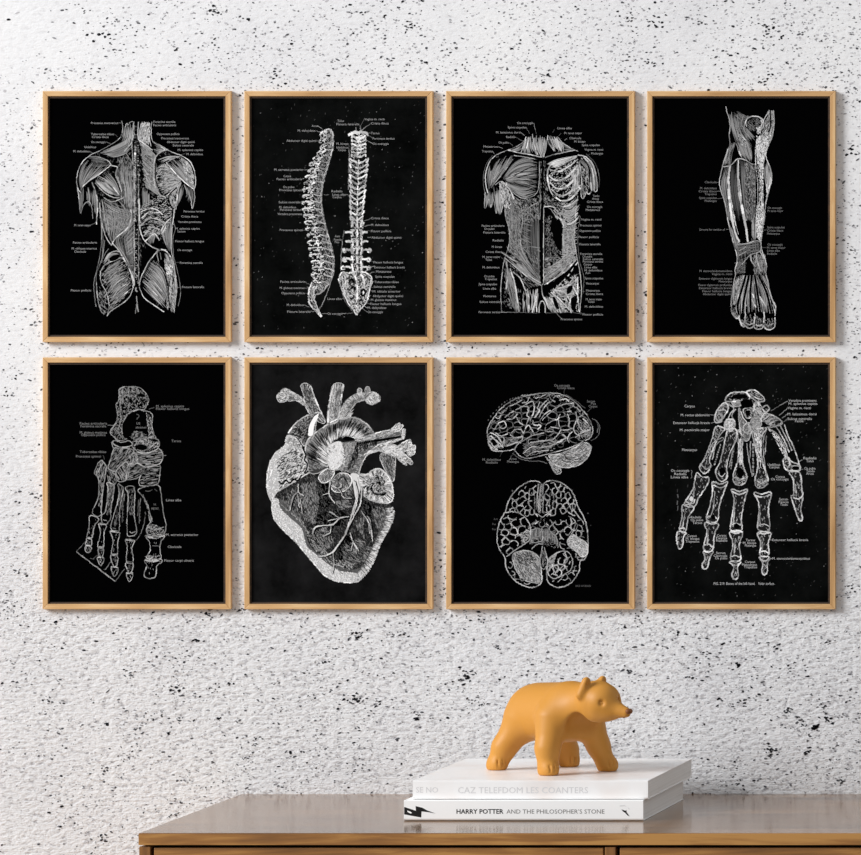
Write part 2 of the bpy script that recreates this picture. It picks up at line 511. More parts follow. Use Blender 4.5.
# hips
p.L('208,0 218,90 213,200 195,300 172,400 176,480 184,545', .8, .6)
p.L('222,90 226,150 218,260 190,340 185,400 188,470', .7, .5)
p.L('280,165 320,210 360,280 400,360 412,420', 1.3, .82); p.L('300,170 345,225 380,290 405,350', .8, .6)
p.F('225,285 260,225 320,215', '240,300 290,270 335,255', 16, .5, .6)
p.B('262,262 285,240 312,240 318,258 280,275', .0, 3); p.L('245,260 275,222 320,216 342,250', 1.2, .8)
p.F('225,340 258,305 335,262', '260,560 330,500 402,435', 62, .55, .5, br=.35)
p.L('240,420 290,350 360,320|255,470 310,400 375,360|270,510 320,440 385,400|285,540 340,480 395,435', 1.2, .78, taper=.8)
p.D('225,310 330,260 400,370 400,440 330,520 260,575 215,380', 240, 3.2, -38, .5, .5)
p.L('215,330 240,293 300,268 337,255 372,300 398,370 404,430 380,490 330,532 272,570 250,600', 1.1, .82)
p.L('212,330 210,375 224,420 250,470 262,540 252,595', 1.0, .7)
p.L('186,400 195,500 212,565 232,590', 1.0, .75)
p.D('195,420 240,460 255,560 235,590 205,540', 70, 2.5, 70, .5, .45)
p.L('236,150 228,210 218,285|260,200 240,225 225,260', .8, .6)
p.F('500,260 480,320 455,390', '570,205 520,250 470,350', 14, .55, .55)
p.L('440,420 452,370 490,290 522,246 560,205 600,214 628,248', 1.2, .82)
p.F('455,385 510,300 560,225', '560,560 590,520 612,440', 30, .5, .45, br=.5)
p.F('510,275 575,330 612,440', '450,420 520,490 600,565', 56, .55, .56, br=.35)
p.L('520,270 570,310 600,360|500,310 560,370 595,440|480,350 540,410 590,470|465,390 520,450 580,510', 1.2, .78, taper=.8)
p.L('440,425 470,490 530,535 590,577', 1.1, .85)
p.B('532,250 552,228 575,228 580,250 560,275 540,270', .0, 3)
p.L('545,225 555,275|565,222 572,265', .8, .7, layer=4)
p.F('590,225 620,330 600,520', '640,250 660,400 650,560', 40, .6, .6, br=.25)
p.D('585,260 640,270 662,430 650,570 600,560 612,420', 330, 3, 70, .5, .62)
p.D('600,290 640,300 630,360 600,350', 60, 2, 60, .6, .85)
p.L('620,390 612,470 625,545', 1.2, .08, layer=3)
p.L('640,250 652,330 664,420 658,500 648,578', .9, .75)
p.L('425,430 418,445 430,455', 1.4, .7); p.L('424,480 430,540 436,575|428,520 418,585', 1.1, .6)
p.D('445,120 480,180 440,350 436,200', 40, 2, 80, .5, .3)
p.dy = 0
p.T('155,315,47 155,290,113 160,260,130 155,240,160 115,185,190 50,145,215 525,655,40 525,660,60 545,680,112 572,735,138 605,770,160 640,765,180 670,820,207 722,818,232 705,828,572 690,790,602')
p.L('318,47 335,48|292,113 312,130|242,160 275,170|147,215 165,228|690,235 715,228', .45, .5, smooth=False)
p.dy = 594
p.T('55,155,60 48,190,163 40,190,198 55,125,217 35,155,447 672,810,40 655,800,80 668,715,97 655,825,155 668,755,207 683,818,283 695,825,427')
p.L('155,60 185,45|655,430 690,428|655,282 680,283', .45, .5, smooth=False)

# ---- spinal column, side and back
p2 = p = Pen(270, 112, 145 / 861)
p.jit = .28; p.gk = 1.05; p.wk = 1.0
p.D('-110,-60 960,-60 960,1300 -110,1300', 330, 1.8, -55, .6, .2, da=35, dg=.07, layer=0)
p.D('-110,-60 960,-60 960,1300 -110,1300', 60, 1.2, -55, .7, .4, da=60, dg=.12, layer=0)
ant = catmull(pts('362,103 376,150 378,200 366,250 350,310 330,370 316,430 307,500 310,560 322,632 342,712 366,792 380,872 380,942 362,1005 326,1052'), 8)
pos = catmull(pts('312,110 297,140 292,180 298,220 278,248 240,298 224,345 208,385 198,432 194,485 190,545 196,605 206,660 216,720 224,775 230,827 240,872 250,925 246,975 262,1010'), 8)
A_ = resample(ant, 97); P_ = resample(pos, 97)
mixp = lambda i, t: A_[i] * (1 - t) + P_[i] * t
tri = lambda *q: ' '.join('%.1f,%.1f' % tuple(v) for v in q)
for k in range(24):
    i, j = k * 4, k * 4 + 4
    f = .42 if k > 5 else .5
    poly = tri(mixp(i, 0), mixp(i, f), mixp(j, f), mixp(j, 0))
    p.B(poly, .14, 0, smooth=False)
    p.D(poly, 44, 1.6, 80, .5, .55, da=30)
    p.L(tri(mixp(i, 0.0), mixp(i, f * .5), mixp(i, f)), 1.0, .75)
    p.L(tri(mixp(i, .02), mixp((i + j) // 2, .06), mixp(j, .02)), .9, .7)
    q0, q1, q2 = mixp(i + 1, f), mixp(i + 2, f + .14), mixp(i + 3, f + .3)
    p.L(tri(q0, q1, q2), 1.9, .92)
    p.L(tri(mixp(i, f + .05), mixp(i + 1, f + .2), mixp(j, f + .12)), 1.2, .85)
    e = P_[min(96, i + 3)]
    b0 = mixp(i + 1, f + .22)
    p.L(tri(b0, (b0 + e) / 2 + np.array([0, -4]), e), 2.2 if k > 4 else 1.3, .85, taper=.3)
    p.L(tri(e, e + np.array([4, 9]), e + np.array([16, 6])), 1.1, .75)
    p.D(tri(mixp(i, f), mixp(i, .95), mixp(j, .95), mixp(j, f)), 14, 1.6, 20, .7, .85, da=70)
    p.D(tri(mixp(i, f), mixp(i, .9), mixp(j, .9), mixp(j, f)), 7, 1.8, 30, .8, .04, da=60, layer=3)
p.L(tri(*A_[::4]), .7, .55)
p.L('300,125 330,108 352,102 370,118 374,150', 1.6, .9)
p.dy = 612
sac = '326,440 300,462 270,476 264,500 275,532 305,602 290,590 262,560 240,530 228,490 232,440 250,405 285,395'
p.B(sac, .14, 0, smooth=False); p.D(sac, 150, 2.2, 70, .6, .62, da=50); p.L('326,440 300,462 270,476 263,500 275,532 307,604', 1.2, .8)
p.L('250,400 232,440 228,490 240,532 262,560 305,604', 1.5, .85); p.L('262,420 246,460 248,510|280,420 262,450 256,490', 1.2, .85)
p.L('270,560 290,585 306,603', 2.4, .85)
p.L('380,340 350,430 320,510 290,568', .6, .6)
p.dy = 0
# back view column
def chev(y, hl, hr, h, w=1.5, g=.85, cx=527):
    p.L('%d,%d %d,%d %d,%d' % (cx - hl, y, cx - hl * .55, y + h * .55, cx, y + h), w, g)
    p.L('%d,%d %d,%d %d,%d' % (cx + hr, y, cx + hr * .55, y + h * .55, cx, y + h), w, g)
p.L('466,138 490,124 527,120 565,122 586,138', 2.6, .9); p.D('480,118 575,118 570,160 485,160', 50, 2, 10, .7, .85, da=60)
for k in range(6):
    y = 140 + k * 22
    chev(y, 42, 42, 20, 1.4, .85)
    p.L('%d,%d %d,%d' % (486, y, 486, y + 16), 1.6, .85); p.L('%d,%d %d,%d' % (568, y, 568, y + 16), 1.6, .85)
    p.D('%d,%d %d,%d %d,%d %d,%d' % (490, y, 565, y, 565, y + 20, 490, y + 20), 16, 1.8, 20, .6, .7, da=50)
    p.L('%d,%d %d,%d' % (515, y + 12, 540, y + 12), 1.2, .95)
for k in range(12):
    y = 275 + k * 31
    cx = 527 - k * 1.0
    hl, hr = 55 - k * 1.3, 57 - k * 1.9
    chev(y, hl, hr, 30, 1.5, .8, cx)
    chev(y + 12, hl * .75, hr * .75, 22, .9, .65, cx)
    p.L('%d,%d %d,%d %d,%d' % (cx - hl, y + 2, cx - hl + 3, y + 14, cx - hl * .8, y + 26), 1.7, .88)
    p.L('%d,%d %d,%d %d,%d' % (cx + hr, y + 2, cx + hr - 3, y + 14, cx + hr * .8, y + 26), 1.7, .88)
    p.L('%d,%d %d,%d %d,%d' % (cx, y + 6, cx + 1, y + 22, cx, y + 34), 2.0, .9, taper=.4)
    p.D('%d,%d %d,%d %d,%d %d,%d' % (cx - hl, y, cx + hr, y, cx + hr * .8, y + 30, cx - hl * .8, y + 30), 12, 1.8, 40, .6, .6, da=60)
p.dy = 612
for k, (y, l, r) in enumerate(((50, 480, 560), (105, 446, 580), (160, 446, 582), (210, 432, 600), (264, 432, 596), (312, 424, 596))):
    cx = 517
    p.B('%d,%d %d,%d %d,%d %d,%d' % (cx - 36, y - 22, cx + 34, y - 22, cx + 32, y + 24, cx - 34, y + 24), .25, 0)
    p.D('%d,%d %d,%d %d,%d %d,%d' % (cx - 36, y - 24, cx + 36, y - 24, cx + 34, y + 26, cx - 34, y + 26), 42, 2, 60, .7, .8, da=70)
    p.L('%d,%d %d,%d %d,%d' % (cx - 30, y, (l + cx - 30) / 2, y - 5, l, y - 2), 2.2, .85)
    p.L('%d,%d %d,%d %d,%d' % (cx + 30, y, (r + cx + 30) / 2, y - 5, r, y - 2), 2.2, .85)
    if k > 2:
        p.L('%d,%d %d,%d %d,%d %d,%d' % (l + 14, y - 10, l, y - 4, l + 6, y + 10, l + 24, y + 8), 1.6, .85)
        p.L('%d,%d %d,%d %d,%d %d,%d' % (r - 14, y - 10, r, y - 4, r - 6, y + 10, r - 24, y + 8), 1.6, .85)
    p.L('%d,%d %d,%d %d,%d' % (cx, y - 15, cx + 2, y + 5, cx, y + 22), 3.4, .92, taper=.4)
    p.L('%d,%d %d,%d|%d,%d %d,%d' % (cx - 30, y - 20, cx - 24, y + 22, cx + 28, y - 20, cx + 24, y + 22), 1.8, .85)
    p.L('%d,%d %d,%d|%d,%d %d,%d' % (cx - 16, y + 4, cx - 12, y + 20, cx + 14, y + 4, cx + 12, y + 20), 1.5, .03, layer=3)
sac = '415,362 430,340 470,345 520,330 575,345 605,380 592,450 570,520 535,560 515,592 495,562 462,520 432,450 410,392'
p.B(sac, .25, 0); p.D(sac, 380, 2.4, 70, .7, .75, da=70)
p.L(sac, 1.3, .88, close=True); p.L('428,365 436,430 458,500|445,360 450,430 470,500', 1.2, .82)
p.L('490,345 510,380 520,440 515,520|540,350 560,400 555,470', 1.8, .92)
p.L('470,400 485,380 500,402|480,440 495,425 508,445|540,455 555,440 566,462 550,480 540,462|480,500 495,490|530,510 545,500', 1.9, .04, layer=3)
p.D('500,540 530,540 518,590', 30, 2, 80, .8, .92)
p.L('440,92 425,200 420,330', .6, .55); p.L('415,380 440,500 490,570', .5, .5)
p.L('512,380 560,340 600,312 622,303|530,385 580,350 622,337', .8, .6)
p.dy = 0
p.L('470,190 468,300 466,460', .5, .5)
p.T('248,285,82 165,270,110 98,275,170 25,200,342 80,125,380 40,190,398 78,145,445 55,190,463 52,180,535 55,155,565 60,185,580 45,190,605 400,440,52 395,530,72 395,465,188 395,465,210 405,450,225 365,430,470 370,450,490 372,425,505 560,680,42 600,705,67 600,650,125 610,740,157 610,705,188', 2.2, .65)
p.L('285,82 312,100|272,112 300,118|276,172 294,170|205,342 226,342|192,398 206,396|190,463 198,463|185,535 192,535|188,580 196,580|532,76 540,110 600,68|510,90 508,112|560,42 530,100|600,125 580,126|612,155 580,142|612,190 560,158|450,490 466,492|320,490 350,490', .55, .55, smooth=False)
p.dy = 612
p.T('58,195,88 62,210,395 58,205,432 68,205,463 100,200,533 103,240,573 385,415,125 380,425,145 385,410,160 342,425,497 342,430,585 600,705,18 600,705,58 600,720,95 603,780,133 615,790,280 620,800,310 630,720,335 625,740,365 620,765,397 615,745,425 610,775,453 610,790,480 600,750,503 595,780,527 580,690,550 580,670,575', 2.2, .65)
p.L('195,88 212,92|212,397 235,415|208,434 230,434|205,465 225,466|200,533 240,548|240,573 262,572|310,585 345,586|432,585 492,582|600,18 562,36|600,58 558,66|600,95 575,95|600,133 580,130|615,280 596,270|425,497 445,497|615,397 600,395|612,425 592,430|610,453 590,452|600,478 585,480|600,503 580,505|595,527 572,520|580,550 556,540|580,575 545,552', .55, .5, smooth=False)
p.dy = 0

# ---- muscles of the trunk, front
p3 = p = Pen(470, 115, 145 / 861)
p.F('332,135 315,180 300,228', '390,120 395,190 430,255', 26, .6, .62)
p.F('395,122 405,190 432,252', '462,120 455,190 440,252', 18, .6, .6)
p.F('462,122 480,170 500,215', '530,132 550,170 560,225', 28, .65, .68)
p.L('332,128 325,170 302,225|345,130 340,180 320,225|370,115 380,170 400,235|395,122 400,190 425,250|430,130 438,200 440,250|462,120 465,160 500,215|500,130 520,170 545,215', 1.2, .88, taper=.4)
p.L('335,130 310,165 255,197 200,217 150,240|520,130 550,165 600,197 640,215', .9, .75)
p.F('330,150 290,185 220,215', '320,205 280,215 230,220', 12, .5, .5)
p.F('540,160 580,190 630,212', '550,215 590,215 625,216', 8, .5, .5)
p.L('220,215 290,232 350,243 430,266 500,243 560,232 630,215', 1.7, .03, layer=3)
p.L('225,208 290,224 350,234 420,250|445,252 500,234 560,222 625,208', 1.1, .8)
# left shoulder and arm
p.F('150,245 108,330 108,445', '262,240 222,310 130,430', 42, .55, .52, br=.35)
p.B('128,262 180,250 150,285 125,335 118,300', .0, 3)
p.L('240,250 200,300 140,380|255,262 215,320 150,400', 1.3, .75, taper=.7)
p.L('150,240 115,280 95,340 92,400 105,462', 1.1, .85); p.L('135,240 100,285 82,345 80,410 90,470 88,548', .6, .5)
p.F('95,450 90,500 92,550', '138,440 140,500 135,545', 14, .55, .55)
p.F('140,425 150,510 160,585', '210,400 205,490 180,590', 24, .55, .62)
p.L('90,460 86,548 96,545 112,500 124,550 132,490 145,520 155,585 166,540 178,590 195,540', .9, .75)
p.D('175,400 215,400 240,480 215,560 180,500', 110, 2.5, 70, .6, .75)
p.L('150,415 180,395 205,405 240,450 262,500', 1.4, .85)
# left pectoral
p.F('195,375 262,285 340,250 400,262', '215,402 260,455 320,490 388,472', 74, .55, .5, br=.3)
p.F('210,375 300,330 400,310', '215,390 300,400 400,430', 24, .5, .62, br=.4)
p.L('215,402 255,458 305,492 345,490 385,475 405,440 412,380 412,280', .9, .75)
p.L('262,240 330,250 400,265', .8, .7)
p.L('395,300 350,315 300,340 250,370|400,345 330,360 260,378|395,400 330,390 270,385|380,440 310,420 250,395', 1.0, .08, layer=2, taper=.9)
# sternum
p.D('445,470 540,520 545,560 440,545', 90, 2.2, 10, .5, .5, da=50)
p.D('300,500 415,480 415,620 300,600', 120, 2.4, 60, .5, .48, da=50)
p.D('412,270 450,270 465,470 440,520 410,520', 130, 2, 80, .5, .42)
p.L('432,262 430,400 432,520 430,612', 1.6, .02, layer=3); p.L('415,440 420,520 415,620', .8, .6)
# ribs right
p.F('455,290 520,262 640,240', '500,312 560,290 625,252', 22, .6, .82, br=.2)
p.B('500,280 560,262 625,240 632,255 580,280 520,312 490,300', .61, 1)
for c in ('470,320 520,338 580,310 640,262', '470,360 510,388 570,372 640,300', '475,400 520,438 580,420 650,342', '482,440 530,478 590,462 650,392', '492,475 540,508 600,497 655,432'):
    p.L(c, 2.3, .85, taper=.3)
    q = pts(c); q[:, 1] += 15
    p.L(' '.join('%d,%d' % tuple(v) for v in q), 1.7, .02, layer=1, taper=.5)
p.D('480,310 640,260 655,450 600,500 500,480 465,400', 300, 2, -25, .55, .72, da=30)
p.L('485,285 462,330 464,400 488,470 540,512', 1.7, .9)
p.F('585,330 610,400 590,470', '645,280 650,380 640,480', 20, .6, .7)
p.L('648,300 638,400 655,440', 2.0, .9)
p.F('650,270 695,330 705,400 715,455', '690,240 740,310 752,440', 24, .6, .55, br=.2)
p.L('640,238 692,250 732,300 750,370 756,440 744,458|660,255 700,300 715,370 722,450|675,250 718,300 735,380 738,455', 1.2, .85)
p.L('650,275 662,380 660,470 672,498 690,460 705,470 720,455', 1.1, .8)
p.D('655,300 700,340 705,450 670,490', 90, 3, 78, .5, .6)
p.L('670,260 705,310 712,400', 1.4, .03, layer=3); p.L('690,230 745,290 768,370 765,430', .6, .5)
# serratus / flank right
p.F('530,520 590,525 645,470', '545,610 600,640 640,600', 16, .7, .65)
p.L('540,545 590,535 640,500|560,585 600,575 645,540|565,620 605,612 640,580|575,650 610,640 640,610', 1.3, .82)
p.D('540,520 650,480 645,640 560,650', 120, 2.5, -35, .5, .6)
# left flank: external oblique + rectus
p.D('213,450 300,510 305,600 300,800 255,870 228,800 235,720 215,600', 560, 3.2, 55, .5, .52, da=15)
p.F('215,450 225,560 232,680 235,740', '262,500 300,600 300,760 290,860', 26, .5, .5, br=.4)
p.L('212,430 215,500 208,560 215,620 235,690 233,760 214,830 198,890 188,970 182,1050 188,1170', .9, .72)
p.L('240,470 230,500 245,520 228,545 240,560', 1.2, .8)
p.L('300,520 312,620 300,760 330,850 415,985', .9, .65)
p.F('312,580 310,760 350,890 415,995', '415,510 412,700 412,1000', 42, .5, .36, br=.4)
p.D('320,500 405,480 410,620 310,650', 120, 3, 60, .5, .5)
p.X('310,560 310,800', '412,560 412,900', 60, .5, .45, .0, .45)
p.B('345,640 390,625 400,760 385,800 350,770', .0, 1)
p.L('300,600 350,550 400,520 418,505|310,790 360,782 415,790', .9, .65)
p.D('305,800 410,800 412,960 350,900', 130, 3, 50, .5, .42)
# window right
p.L('437,545 438,700 437,790 438,1000', 1.2, .8); p.L('425,620 425,770 425,985', 1.6, .02, layer=3)
p.L('440,545 490,545 530,590 555,660', 1.2, .85)
p.L('445,540 480,560 520,620', .8, .7)
p.D('445,600 490,600 480,680 540,820 530,850 450,850', 260, 2, 70, .5, .42, da=60)
p.B('490,612 520,640 545,720 545,790 525,800 505,760 490,700 484,650', .0, 3)
p.L('510,600 555,640 552,730 560,790', 1.2, .82)
p.F('555,640 550,740 545,830', '625,640 620,760 625,860', 32, .55, .6, br=.3)
p.D('555,660 630,640 630,860 550,930 545,820', 420, 3, -15, .5, .62, da=25)
p.D('490,560 560,560 620,620 560,660', 110, 2.5, 50, .5, .65)
p.L('640,480 628,560 628,640 618,720 632,830 652,930 662,1040 652,1170', 1.0, .78)
p.L('655,600 640,720 650,860 676,960 672,1060', .6, .5)
p.L('445,848 530,848 542,880 525,897 445,897', .8, .7); p.D('445,850 535,850 535,895 445,895', 70, 2, 0, .5, .55)
p.D('445,900 540,900 500,985 445,990', 150, 2.4, -30, .5, .45)
p.dy = 612
# groin
p.F('212,170 300,262 420,385', '300,110 350,240 416,340', 34, .55, .45)
p.D('215,180 300,120 415,300 420,380 300,280', 150, 2.6, 45, .5, .42)
p.F('446,300 520,262 622,170', '446,385 520,330 625,250', 40, .55, .58, br=.3)
p.D('446,300 545,250 625,170 625,255 446,390', 200, 2.6, -30, .5, .6)
p.D('200,240 420,395 330,430 240,300', 140, 2.4, 50, .5, .42)
p.D('200,300 300,420 300,560 200,520', 140, 2.6, 75, .5, .45)
p.F('625,255 560,320 440,395', '560,300 500,360 440,400', 28, .6, .72, br=.2)
p.L('628,250 565,318 455,390|640,262 580,345 500,430', 1.5, .92)
p.L('600,318 590,330|580,345 570,365|560,375 545,390|625,280 615,320', 2.4, .02, layer=3)
p.F('205,235 280,300 420,398', '300,250 350,320 420,375', 24, .55, .52)
p.L('205,235 270,290 350,355 422,400|190,205 250,245 285,262|280,270 350,340 420,385', 1.2, .8)
p.L('440,385 425,400 430,450 440,480', 1.2, .75)
p.F('195,300 220,400 262,558', '232,300 262,400 290,560', 26, .55, .55, br=.3)
p.L('238,300 268,400 292,560|215,260 225,330 215,420', 1.6, .82)
p.B('262,330 300,370 318,425 290,420 272,385', .0, 3); p.L('255,320 300,360 330,430 345,420', 1.2, .85)
p.F('325,430 335,500 345,560', '412,420 400,500 400,560', 34, .65, .68)
p.L('345,430 350,500 348,560|375,430 385,490 370,560|400,420 392,480 398,560', 1.8, .9, taper=.4)
p.B('325,445 335,470 328,500 318,480', .0, 3); p.B('358,450 366,480 360,540 352,500', .0, 3)
p.F('300,450 315,500 312,560', '325,430 325,500 330,560', 10, .6, .6)
p.F('470,440 540,500 590,562', '440,480 460,530 480,562', 30, .65, .65)
p.F('500,430 570,400 635,330', '520,470 600,470 640,520', 30, .65, .65)
p.D('480,430 640,330 650,560 480,560', 300, 3, 55, .6, .68, da=40)
p.L('480,440 530,480 590,545|500,430 560,440 600,500|520,420 600,400 640,460|470,470 520,530 540,562|600,470 590,520 600,560|640,350 640,470 650,560', 1.8, .92, taper=.3)
p.B('580,410 610,400 600,440 575,450', .0, 3); p.B('600,480 635,470 625,540 605,545', .0, 3); p.B('490,470 510,480 530,540 505,525', .0, 3)
p.L('410,562 412,515 428,492 445,515 446,562', 1.4, .85); p.B('415,562 418,518 428,500 440,518 442,562', .0, 3)
p.L('440,470 465,520 480,500', 1.5, .88)
p.L('186,560 265,560 330,562 400,564|446,564 520,562 600,560 660,570', .5, .5)
p.T('70,205,45 85,145,63 80,210,85 135,200,132 130,190,170 93,190,200 75,180,230 92,130,247 75,175,292 85,145,345 88,160,362 52,160,392 78,155,418 80,155,463 57,180,497 52,180,558 660,780,8 655,780,43 650,775,75 645,765,112 650,775,155 655,785,212 668,725,228 670,790,243 670,790,258 675,725,275 680,755,292 680,785,310 685,715,325 682,790,357 690,765,388 690,770,430 688,790,450 688,785,482 700,740,497 682,790,525 670,790,572 540,665,600')
p.L('192,200 290,262|182,230 220,265|545,600 510,560 480,480|180,497 240,497|180,558 275,560|660,318 630,340|670,572 640,545|680,440 630,420', .5, .55, smooth=False)
p.dy = 0
p.T('280,375,47 225,335,73 155,300,103 215,270,130 170,230,163 80,165,187 72,135,215 520,605,78 560,665,107 590,660,137 620,685,157 665,770,178 680,790,205 720,790,228 730,768,480 725,765,497 695,790,515 695,785,545 688,772,563')
p.L('378,48 395,115|335,75 355,110|302,103 325,122|272,132 315,155|232,165 255,180|168,187 195,200|136,217 145,232|500,85 490,105|540,110 528,122|575,140 560,150|710,230 700,245', .5, .55, smooth=False)

# ---- leg and foot
p4 = p = Pen(690, 100, 110 / 784)
p.gk = .95
p.L('255,45 265,90 278,130 286,190 279,250 284,310 263,370 236,460 215,550 210,600 225,660 250,740 270,860 285,925 310,1020 333,1100 335,1160 320,1210 324,1240 312,1300 300,1380 293,1450 300,1510 330,1550 350,1560', 1.0, .8)
p.L('595,75 600,150 586,260 560,320 540,380 546,420 570,480 583,550 570,620 550,690 535,770 530,845 515,920 505,1000 515,1080 540,1150 546,1190 540,1240 555,1290 565,1360 585,1420 610,1470 605,1540', 1.2, .85)
p.F('270,80 290,180 320,300', '420,110 390,200 455,290', 40, .55, .5)
p.F('290,150 350,250 430,360', '400,190 440,240 470,270', 22, .55, .52)
p.F('300,90 340,130 400,190', '340,80 400,110 430,110', 12, .5, .45)
p.L('405,190 396,160 415,128 458,114 508,130 526,172 505,215 480,238', 1.5, .85)
p.D('400,160 460,115 520,160 500,215 450,225 410,200', 120, 2.2, 40, .5, .4)
p.D('470,200 510,190 500,235 480,240', 60, 1.5, 60, .7, .9)
p.L('505,140 515,165 505,190', 1.6, .9)
p.B('420,160 450,128 490,130 500,160 470,195 435,200', .0, 1)
p.F('560,70 545,180 480,290', '595,78 596,230 540,372', 30, .6, .62, br=.3)
p.D('560,80 600,90 598,220 560,320 520,330 480,300 530,180', 330, 2.4, 100, .5, .65)
p.L('570,80 575,180 560,230', 1.3, .04, layer=3); p.L('522,150 560,78', 1.0, .8)
tib = '478,260 530,262 575,250 545,370 527,450 522,560 522,700 528,860 512,990 500,1008 478,980 468,860 484,700 480,560 466,460 464,350'
p.B(tib, .61, 0, smooth=False); p.D(tib, 1100, 2.2, 85, .6, .84, da=25, dg=.2)
p.F('468,300 470,470 484,600 480,840', '490,300 500,470 505,600 500,860', 16, .7, .9, br=.3)
p.D('485,480 520,480 520,850 490,850', 60, 2, 85, .5, .3, layer=2)
p.L('240,475 290,466 328,426 362,418 400,430 438,455 465,456', 1.2, .9)
p.F('286,310 258,400 240,470', '330,300 300,380 292,462', 22, .5, .52)
p.F('332,300 360,380 400,425', '390,290 435,350 445,445', 34, .55, .52)
p.L('345,240 400,290 415,330 440,420|330,310 350,370 370,410', 1.4, .85, taper=.5)
p.D('340,240 400,270 420,340 360,320', 60, 2.5, 60, .6, .65)
p.B('290,262 308,258 312,290 298,302 286,290', .0, 3); p.B('445,390 462,370 462,450 448,450', .0, 3)
p.F('246,480 222,590 232,660 272,858', '280,480 262,600 270,700 290,858', 26, .5, .52, br=.3)
p.L('286,470 275,560 280,700 302,855 325,950 352,1015', 4.0, .95, taper=.5)
p.L('280,560 292,700 320,860 345,960', 1.6, .92, taper=.6)
p.L('345,428 344,600 366,740 388,855 402,930 412,1010', 3.4, .95, taper=.5)
p.L('350,560 372,740 400,860', 1.4, .92, taper=.6)
p.F('295,480 295,650 330,860', '335,440 335,620 375,860', 16, .5, .25, br=.3)
p.F('360,430 365,600 395,850', '465,460 468,650 465,855', 44, .55, .42, br=.25)
p.D('390,450 465,470 468,855 400,855', 480, 2.6, 80, .55, .45)
p.F('430,830 440,900 440,1010', '470,840 470,920 470,1000', 10, .6, .6)
p.L('440,870 425,930 450,1000', 1.0, .04, layer=3)
p.F('545,430 530,520 552,670', '570,480 584,555 560,650', 22, .55, .6)
p.L('545,600 552,660|575,550 560,640 545,690', 1.8, .9, taper=.5)
p.F('272,860 300,960 335,1090', '330,960 345,1010 370,1020', 14, .55, .55)
# retinaculum
p.dy = 820
p.F('325,212 400,205 490,185', '335,300 380,270 502,255', 34, .6, .36, br=.1)
p.X('325,212 400,205 490,185', '340,330 400,290 500,258', 40, .5, .4, 0, 1)
p.L('328,210 400,203 490,184 502,256 430,284 370,352', 1.1, .75)
p.L('350,255 400,225|345,290 400,260', 1.0, .8)
p.F('325,350 340,380 320,420', '395,300 395,360 395,410', 18, .55, .4)
p.D('325,340 395,300 395,410 330,420', 150, 3, -25, .5, .4)
p.B('400,345 440,345 448,420 398,422', .0, 3); p.L('430,285 440,330 460,360|475,265 480,330 505,400', 1.8, .75)
p.F('455,280 470,360 470,425', '525,290 540,350 540,420', 24, .55, .5)
p.D('450,290 535,280 545,420 455,425', 190, 2.6, 75, .5, .48)
p.L('500,262 520,300 542,365', 1.2, .8)
# foot
for a in ('398,430 372,520 340,640 348,710', '420,430 385,600 375,700', '440,430 430,560 432,690', '462,430 482,560 500,690', '490,430 548,560 580,700'):
    p.L(a, 2.3, .02, layer=3)
    q = pts(a); q[:, 0] -= 9
    p.L(' '.join('%d,%d' % tuple(v) for v in q), 1.0, .78, taper=.3)
    q[:, 0] += 18
    p.L(' '.join('%d,%d' % tuple(v) for v in q), 1.0, .7, taper=.3)
p.F('330,440 310,520 300,640', '395,430 350,540 335,640', 36, .6, .58)
p.D('330,440 400,430 350,640 300,650', 160, 3, 110, .5, .58)
p.F('400,440 360,560 350,680', '425,440 400,600 395,700', 16, .65, .6)
p.F('425,440 410,560 405,700', '455,440 470,600 480,700', 26, .6, .55)
p.F('470,440 500,560 515,700', '500,440 560,560 575,690', 30, .6, .55)
p.F('505,430 560,530 600,650', '550,430 570,540 605,650', 22, .6, .6)
p.L('375,510 350,570 340,640|395,560 385,610 402,650|405,500 420,540|440,600 470,660|480,555 510,600 540,650|500,590 520,650|440,540 455,590|350,450 330,490', 2.2, .9, taper=.6)
for t in ('350,735 366,780 385,797 396,765', '394,700 392,775 410,803 432,805 452,790 462,720', '462,720 458,795 478,813 500,813 520,798 527,740', '527,740 528,795 552,816 585,812 605,790 606,730', '294,650 300,700 330,735 348,730 350,700 338,670'):
    p.L(t, 1.5, .85)
    q = pts(t); p.D(' '.join('%d,%d' % tuple(v) for v in q), 40, 2, 80, .5, .5)
p.L('400,770 425,782 448,772|468,780 492,790 515,780|535,775 562,786 595,772|362,765 380,778', 1.3, .8)
p.L('348,680 352,735|394,690 400,740|462,700 466,740|527,690 530,750|590,640 607,700', 1.5, .85)
p.T('68,300,398 155,300,420 65,300,452 205,300,472 60,300,498 65,300,520 88,300,542 92,300,563 65,250,103 550,675,87 550,665,110 550,640,132 553,660,210 550,680,232 550,640,253 550,620,275', 2.1, .62)
p.L('255,103 275,103|440,107 545,107|400,232 470,230|510,232 545,232', .5, .5, smooth=False)
p.dy = 0
p.T('105,190,585 72,190,628 62,190,650 105,190,670 65,190,697 105,190,718 553,655,768 553,665,790', 2.1, .62)
p.L('190,588 215,590|190,650 215,650|195,702 235,702', .5, .5, smooth=False)

